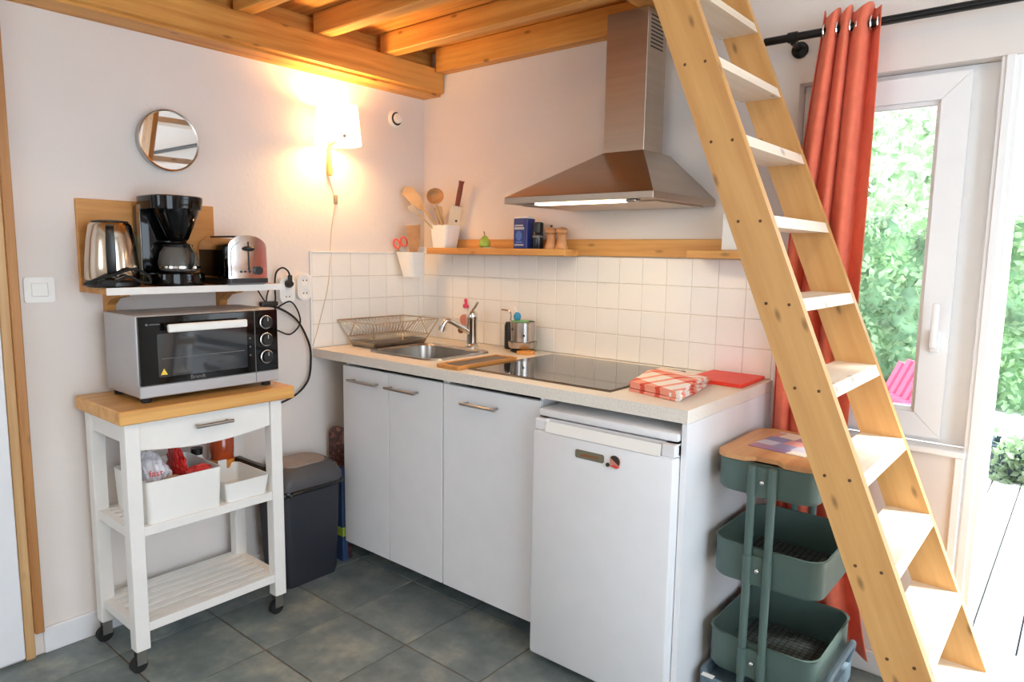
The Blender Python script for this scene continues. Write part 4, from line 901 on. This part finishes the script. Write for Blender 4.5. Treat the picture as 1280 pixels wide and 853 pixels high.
for zs in (0.478, 0.160):
    for lx in (cx0+0.006, cx1-0.034): obj('shelf_rail', G().box(lx, cy0+lw-0.002, zs-0.030, lx+0.028, cy1-lw+0.002, zs, 0.001), 'white_paint_wood', t)
    for ly in (cy0+0.010, cy1-lw+0.010): obj('shelf_rail', G().box(cx0+lw, ly, zs-0.036, cx1-lw, ly+0.026, zs-0.004, 0.001), 'white_paint_wood', t)
    for i in range(6):
        xx = cx0+0.036+0.0425*i
        obj('slat', G().box(xx, cy0+0.036, zs-0.016, xx+0.0295, cy1-0.036, zs-0.001, 0.002), 'white_paint_wood', t)
ZM = 0.4785
# big white box
def open_box(x0, y0, x1, y1, z0, z1, fl, th=0.004, r=0.014):
    return G().loft([rr(x0+fl, y0+fl, x1-fl, y1-fl, r, z0), rr(x0, y0, x1, y1, r, z1), rr(x0+th, y0+th, x1-th, y1-th, max(0.004, r-th), z1), rr(x0+fl+th, y0+fl+th, x1-fl-th, y1-fl-th, max(0.004, r-th), z0+th)])
tag(obj('storage_box', open_box(0.105, -1.528, 0.366, -1.278, ZM, 0.618, 0.006), 'plastic_white'), 'large white plastic box full of packets on the cart shelf', 'box')
t = thing('small_tray', 'shallow white plastic tray with an oval grip hole on the cart shelf', 'tray', (0.25, -1.18, ZM))
obj('tray_wall', open_box(0.135, -1.266, 0.366, -1.098, ZM, 0.548, 0.010, 0.005, 0.018), 'plastic_white', t)
obj('grip_hole', G().prism(ell(0.250, 0.526, 0.018, 0.008, 16), 'xz', -1.1035, -1.0975), 'black_plastic', t)
def crumple(c, s, seed, n=4):
    bm = bmesh.new(); bmesh.ops.create_icosphere(bm, subdivisions=n, radius=1.0); rnd = random.Random(seed)
    k = [(Vector((rnd.gauss(0, 1), rnd.gauss(0, 1), rnd.gauss(0, 1))), rnd.uniform(0, 6.28)) for _ in range(9)]
    vs_ = []
    for v in bm.verts:
        d = 1+0.055*sum(math.sin(3.0*v.co.dot(a)+p) for a, p in k[:4])+0.035*sum(math.sin(9.0*v.co.dot(a)+p) for a, p in k[4:])
        vs_.append((c[0]+v.co.x*s[0]*d, c[1]+v.co.y*s[1]*d, c[2]+v.co.z*s[2]*d))
    g = G(); g.add(vs_, [[v.index for v in f.verts] for f in bm.faces]); bm.free(); return g
t = thing('clear_bag', 'crinkled clear plastic bag with red lettering in the big white box', 'bag', (0.265, -1.463, 0.50))
obj('film', crumple((0.248, -1.463, 0.590), (0.072, 0.050, 0.090), 3), 'clear_plastic', t, 12)
text('lettering', 'fast', 0.030, 'packet_red', t, frame((0.25, 0.97, 0), (0, 0, 1), (0.322, -1.478, 0.630)))
tag(obj('red_packet', crumple((0.240, -1.374, 0.600), (0.064, 0.020, 0.085), 5), 'packet_red', None, 12), 'shiny red snack packet in the big white box', 'packet')
tag(obj('red_pouch', crumple((0.318, -1.338, 0.592), (0.024, 0.044, 0.036), 8), 'packet_red', None, 12), 'squashed red pouch leaning on the box rim', 'packet')
tag(obj('brown_packet', crumple((0.345, -1.448, 0.575), (0.009, 0.062, 0.038), 11), 'packet_brown', None, 12), 'brownish paper packet at the front of the big white box', 'packet')
t = thing('juice_bottle', 'bottle of dark orange juice behind the white trays', 'bottle', (0.095, -1.150, ZM))
bx, by = 0.100, -1.140
obj('glass', G().lathe([(0.038, ZM), (0.042, ZM+0.006), (0.042, ZM+0.10), (0.044, ZM+0.12), (0.044, ZM+0.165), (0.030, ZM+0.19), (0.016, ZM+0.21), (0.015, ZM+0.225), (0.0, ZM+0.225)], (bx, by, 0)), 'amber_juice', t)
obj('label_wrap', G().lathe([(0.0422, ZM+0.012), (0.0428, ZM+0.012), (0.0428, ZM+0.085), (0.0422, ZM+0.085)], (bx, by, 0), ring=True), 'orange_juice', t)
obj('label_patch', G().prism([(-1.178, ZM+0.015), (-1.146, ZM+0.015), (-1.146, ZM+0.088), (-1.178, ZM+0.088)], 'yz', 0.136, 0.1425), 'plastic_white', t)
obj('cap', G().cyl((bx, by, ZM+0.225), (bx, by, ZM+0.240), 0.017), 'black_plastic', t)
t = thing('sauce_jar', 'small white jar with black cap standing beside the juice bottle', 'jar', (0.12, -1.235, ZM))
obj('body', G().lathe([(0.024, ZM), (0.026, ZM+0.004), (0.026, ZM+0.10), (0.018, ZM+0.118), (0.0, ZM+0.118)], (0.095, -1.235, 0)), 'plastic_white', t)
obj('cap', G().lathe([(0.020, ZM+0.118), (0.021, ZM+0.142), (0.0, ZM+0.144)], (0.095, -1.235, 0)), 'black_plastic', t)
tag(obj('kitchen_tool', G().box(0.100, -1.096, ZM, 0.128, -1.066, ZM+0.055, 0.004).box(0.1, -1.092, ZM+0.055, 0.30, -1.068, ZM+0.078, 0.004), 'black_plastic'), 'black flat tool lying at the end of the cart shelf', 'tool')

# ================================================================== MINI OVEN
t = thing('mini_oven', 'silver table oven with dark glass door and three knobs', 'oven', (0.20, -1.28, 0.864))
ox0, ox1, oy0, oy1, oz0, oz1 = 0.075, 0.338, -1.520, -1.036, 0.882, 1.144
obj('body', G().box(ox0, oy0, oz0, ox1-0.012, oy1, oz1, 0.008, 2), 'oven_silver', t)
obj('fascia', G().box(ox1-0.012, oy0, oz0, ox1, oy1, 0.922, 0.003), 'oven_silver', t)
obj('control_panel', G().box(ox1-0.012, -1.124, 0.922, ox1, oy1, oz1-0.004, 0.002), 'black_gloss', t)
dd = obj('door', G().box(ox1-0.012, oy0+0.004, 0.9225, ox1+0.002, -1.127, oz1-0.004, 0.002), 'black_gloss', t)
obj('door_glass', G().prism(rrp(-1.462, 0.944, -1.158, 1.084, 0.006), 'yz', ox1+0.0018, ox1+0.0032), 'oven_glass', dd)
obj('door_rack', wires('', [[(ox1+0.0036, -1.45, z), (ox1+0.0036, -1.17, z)] for z in (1.004,)], 0.0011), 'grey_print', dd)
obj('door_gap', G().box(ox1-0.004, -1.1268, oz0+0.004, ox1+0.0005, -1.1242, oz1-0.004), 'grey_print', t)
hh = obj('door_handle', G().box(ox1+0.026, -1.440, 1.090, ox1+0.040, -1.174, 1.116, 0.003), 'plastic_white', dd)
for y in (-1.42, -1.194): obj('handle_post', G().box(ox1+0.002, y-0.010, 1.096, ox1+0.027, y+0.010, 1.110, 0.001), 'oven_silver', hh)
FX = frame((0, 1, 0), (0, 0, 1), (ox1+0.0024, -1.335, 0.9335)); text('lettering', 'Brandt', 0.019, 'grey_print', dd, FX)
obj('mark', G().prism([(-1.484, 1.1135), (-1.452, 1.1135), (-1.452, 1.1165), (-1.484, 1.1165)], 'yz', ox1+0.002, ox1+0.0026), 'grey_print', dd)
obj('mark', G().prism(circ(-1.492, 1.115, 0.004, 12), 'yz', ox1+0.002, ox1+0.0026), 'grey_print', dd)
wsg = obj('warning_sign', G().prism([(-1.456, 0.952), (-1.434, 0.952), (-1.445, 0.972)], 'yz', ox1+0.0032, ox1+0.0040), 'sign_yellow', dd)
for i, z in enumerate((1.098, 1.036, 0.974)):
    kb = obj('knob', G().lathe([(0.0225, 0), (0.0225, 0.004), (0.019, 0.018), (0.0, 0.019)], (ox1, -1.085, z), (1, 0, 0), 28), 'black_plastic', t)
    obj('knob_ring', G().lathe([(0.0215, 0.0035), (0.0245, 0.004), (0.0245, 0.007), (0.021, 0.008)], (ox1, -1.085, z), (1, 0, 0), 28, ring=True), 'steel', kb)
    obj('pointer', G().box(ox1+0.018, -1.0862, z+0.004, ox1+0.0198, -1.0838, z+0.017), 'silver_print', kb)
for i in range(3): obj('dial_mark', G().prism(circ(-1.146, 1.045-0.03*i, 0.0035, 10), 'yz', ox1+0.002, ox1+0.0026), 'grey_print', dd)
for x in (0.10, 0.305):
    for y in (-1.49, -1.07): obj('foot', G().cyl((x, y, 0.8645), (x, y, 0.884), 0.016, n=16), 'black_rubber', t)

# ================================================================== BIN AND GAP
t = thing('waste_bin', 'dark plastic waste bin with swing lid and black liner', 'bin', (0.14, -0.85, 0.0))
bx0, bx1, by0, by1 = 0.030, 0.246, -0.975, -0.694
obj('body', G().loft([rr(bx0+0.020, by0+0.022, bx1-0.018, by1-0.020, 0.03, 0.0), rr(bx0+0.014, by0+0.016, bx1-0.012, by1-0.014, 0.034, 0.02), rr(bx0, by0, bx1, by1, 0.036, 0.402)]), 'dark_bin', t)
rim_pts = []
for i, p in enumerate(rr(bx0-0.003, by0-0.003, bx1+0.004, by1+0.004, 0.038, 0.399, 10)): rim_pts.append((p[0], p[1], p[2]+0.006*math.sin(i*1.9)))
obj('liner', G().tube(rim_pts, 0.010, 8, True), 'bin_bag', t)
lid = obj('lid', G().loft([rr(bx0-0.006, by0-0.006, bx1+0.008, by1+0.006, 0.042, 0.409, 8), rr(bx0-0.008, by0-0.008, bx1+0.010, by1+0.008, 0.044, 0.430, 8), rr(bx0+0.002, by0+0.004, bx1-0.002, by1-0.004, 0.05, 0.470, 8), rr(bx0+0.022, by0+0.028, bx1-0.022, by1-0.028, 0.06, 0.492, 8), rr(bx0+0.030, by0+0.036, bx1-0.030, by1-0.036, 0.058, 0.489, 8)]), 'bin_lid', t)
obj('flap', G().loft([rr(bx0+0.032, by0+0.038, bx1-0.032, by1-0.038, 0.056, 0.4895, 8), rr(bx0+0.034, by0+0.040, bx1-0.034, by1-0.040, 0.055, 0.4955, 8), rr(bx0+0.060, by0+0.066, bx1-0.060, by1-0.066, 0.04, 0.500, 8)]), 'bin_flap', lid)
t = obj('printed_tray', G().prism(rrp(0.035, 0.06, 0.180, 0.585, 0.05, 8), 'xz', -0.612, -0.600), 'dark_print'); tag(t, 'dark patterned tray standing in the gap behind the bin', 'tray')
t = thing('blue_carton', 'narrow blue carton with a green band beside the patterned tray', 'carton', (0.14, -0.63, 0.0))
obj('body', G().box(0.130, -0.650, 0.09, 0.180, -0.620, 0.42, 0.003), 'carton_blue', t)
obj('foot', G().box(0.130, -0.650, 0.0, 0.180, -0.620, 0.0895, 0.003), 'carton_blue', t)
obj('green_band', G().box(0.1295, -0.6505, 0.115, 0.1805, -0.6195, 0.155), 'pear_green', t)
obj('tray_feet', G().box(0.05, -0.612, 0.0, 0.17, -0.600, 0.061), 'dark_print', [o for o in COL.objects if o.name == 'printed_tray'][0])

# ================================================================== TROLLEY
t = thing('utility_trolley', 'grey green metal trolley with three baskets and wooden lid', 'trolley', (1.96, -0.32, 0.0))
ux0, ux1, uy0, uy1 = 1.800, 2.112, -0.535, -0.165
def basket(z0, z1, x1=ux1):
    r = 0.05
    rings = [rr(ux0+0.006, uy0+0.006, x1-0.006, uy1-0.006, r, z0, 6), rr(ux0, uy0, x1, uy1, r, z0+0.010, 6), rr(ux0, uy0, x1, uy1, r, z1-0.004, 6), rr(ux0-0.003, uy0-0.003, x1+0.003, uy1+0.003, r, z1, 6), rr(ux0+0.003, uy0+0.003, x1-0.003, uy1-0.003, r, z1, 6), rr(ux0+0.003, uy0+0.003, x1-0.003, uy1-0.003, r, z0+0.006, 6)]
    return G().loft(rings)
for z0, z1, x1 in ((0.690, 0.784, 2.085), (0.428, 0.542, ux1), (0.142, 0.258, ux1)):
    bk = obj('basket', basket(z0, z1, x1), 'trolley_green', t)
    g = G()
    for i in range(15): g.box(ux0+0.03+0.0175*i, uy0+0.03, z0+0.0065, ux0+0.034+0.0175*i, uy1-0.03, z0+0.0085)
    for i in range(18): g.box(ux0+0.025, uy0+0.03+0.018*i, z0+0.0085, ux1-0.03, uy0+0.033+0.018*i, z0+0.010)
    if z0 < 0.6: obj('mesh_floor', g, 'mesh_dark', bk)
for ys, y in ((-1, uy0-0.012), (1, uy1+0.012)):
    for x in (1.914, 1.970):
        obj('post', G().cyl((x, y, 0.085), (x, y, 0.780), 0.0115, n=14), 'trolley_green', t)
    for z in (0.735, 0.478, 0.20):
        br = obj('bracket', G().box(1.914, min(y, y-ys*0.010), z-0.042, 1.970, max(y, y-ys*0.010), z+0.042), 'trolley_green', t)
        obj('bolt', G().ball((1.942, y+ys*0.0015, z), 0.0075, (1, 0.6, 1)), 'chrome', br)
        for x in (1.914, 1.970): obj('sleeve', G().cyl((x, y, z-0.042), (x, y, z+0.042), 0.0132, n=14), 'trolley_green', br)
bs = obj('base_tray', G().loft([rr(1.790, -0.575, 2.118, -0.128, 0.07, 0.050, 7), rr(1.784, -0.582, 2.124, -0.122, 0.07, 0.062, 7), rr(1.784, -0.582, 2.124, -0.122, 0.07, 0.118, 7), rr(1.800, -0.566, 2.108, -0.138, 0.06, 0.124, 7), rr(1.806, -0.560, 2.102, -0.144, 0.056, 0.090, 7)]), 'trolley_base', t)
obj('label_plate', G().box(1.806, -0.573, 0.1225, 1.842, -0.556, 0.1248), 'plastic_white', bs)
obj('side_grip', G().tube(spline([(2.112, -0.50, 0.115), (2.128, -0.49, 0.180), (2.132, -0.44, 0.200), (2.132, -0.26, 0.200), (2.128, -0.21, 0.180), (2.112, -0.20, 0.115)], 5), 0.011, 10), 'trolley_base', t)
for x in (1.83, 2.08):
    for y in (-0.53, -0.17):
        cs = obj('castor', G().box(x-0.012, y-0.010, 0.024, x+0.012, y+0.016, 0.052, 0.002), 'handle_metal', t)
        obj('wheel', G().cyl((x-0.010, y, 0.024), (x+0.010, y, 0.024), 0.024, n=18), 'black_rubber', cs)
lidp = rrp(ux0-0.004, uy0-0.006, 2.088, uy1+0.004, 0.05, 6)
i0 = [i for i, p in enumerate(lidp) if p[1] < uy0 and abs(p[1]-(uy0-0.006)) < 1e-6]
poly = []
for i, p in enumerate(lidp):
    poly.append(p)
    if i == i0[0]:   # notch for the posts in the near edge
        poly += [(1.888, uy0-0.006), (1.900, uy0+0.006), (1.912, uy0+0.016), (1.972, uy0+0.016), (1.984, uy0+0.006), (1.996, uy0-0.006)]
lo = obj('trolley_lid', G().prism(poly, 'xy', 0.7855, 0.7985), 'tray_top', t)
lo['label'] = 'pale wooden lid board'
tag(obj('placemat', G().box(1.862, -0.432, 0.7990, 2.030, -0.205, 0.8010).xf(Matrix.Translation((1.94, -0.32, 0)) @ Matrix.Rotation(math.radians(-6), 4, 'Z') @ Matrix.Translation((-1.94, 0.32, 0))), 'placemat_print'), 'patchwork print card lying on the trolley lid', 'placemat')

# ================================================================== CURTAIN
t = thing('curtain_rod', 'black metal curtain rod above the window', 'curtain rod', (2.4, -0.08, 2.045))
YR = -0.080; ZR = 2.047
obj('rod', G().cyl((1.700, YR, ZR), (3.50, YR, ZR), 0.0125, n=18), 'rod_black', t)
obj('collar', G().cyl((1.775, YR, ZR), (1.803, YR, ZR), 0.0165, n=18), 'rod_black', t)
for x in (1.789, 3.40):
    bk = obj('bracket', G().cyl((x, 0, ZR-0.022), (x, YR, ZR-0.016), 0.008, n=12), 'rod_black', t)
    obj('wall_rose', G().lathe([(0.026, 0.001), (0.026, 0.010), (0.018, 0.016), (0.0, 0.017)], (x, 0, ZR-0.022), (0, -1, 0), 20), 'rod_black', bk)
def curtain():
    n, mz = 120, 44; z0, z1 = 0.085, 2.10; vs_, fs_ = [], []
    for j in range(mz+1):
        w = j/mz; z = z0+(z1-z0)*w
        xl = 1.782 + 0.020*w + max(0, w-0.55)/0.45*0.075
        xr = 2.150 - 0.108*min(1, w/0.35)**0.8 if w < 0.35 else 2.042
        for i in range(n+1):
            u = i/n
            ph = 2*PI*(3.4*u+0.35*math.sin(2.6*u))+0.3
            amp = 0.030*(1-0.15*math.sin(w*3))
            y = YR + 0.002 + amp*math.sin(ph) + 0.004*math.sin(11*u+5*w)
            x = xl+(xr-xl)*u + 0.010*math.cos(ph*1.0+1.0) + 0.004*math.sin(6*w+9*u)
            zz = z + (0.012*math.sin(ph+1.2) if j == mz else 0)
            vs_.append((x, y, zz))
    for j in range(mz):
        for i in range(n): fs_.append((j*(n+1)+i, j*(n+1)+i+1, (j+1)*(n+1)+i+1, (j+1)*(n+1)+i))
    return G().add(vs_, fs_)
t = thing('curtain', 'coral red eyelet curtain drawn to one side of the window', 'curtain', (1.95, -0.08, 0.085))
co = obj('cloth', curtain(), 'curtain_red', t, 180)
sm = co.modifiers.new('thickness', 'SOLIDIFY'); sm.thickness = 0.0022
for k in range(9):
    u = 0.05+0.115*k
    if u < 0.02 or u > 0.99: continue
    x = 1.877+(2.042-1.877)*u
    obj('eyelet', G().tube([(x, YR+0.020*math.cos(a), ZR+0.020*math.sin(a)) for a in [2*PI*i/18 for i in range(18)]], 0.0028, 6, True), 'chrome', t)
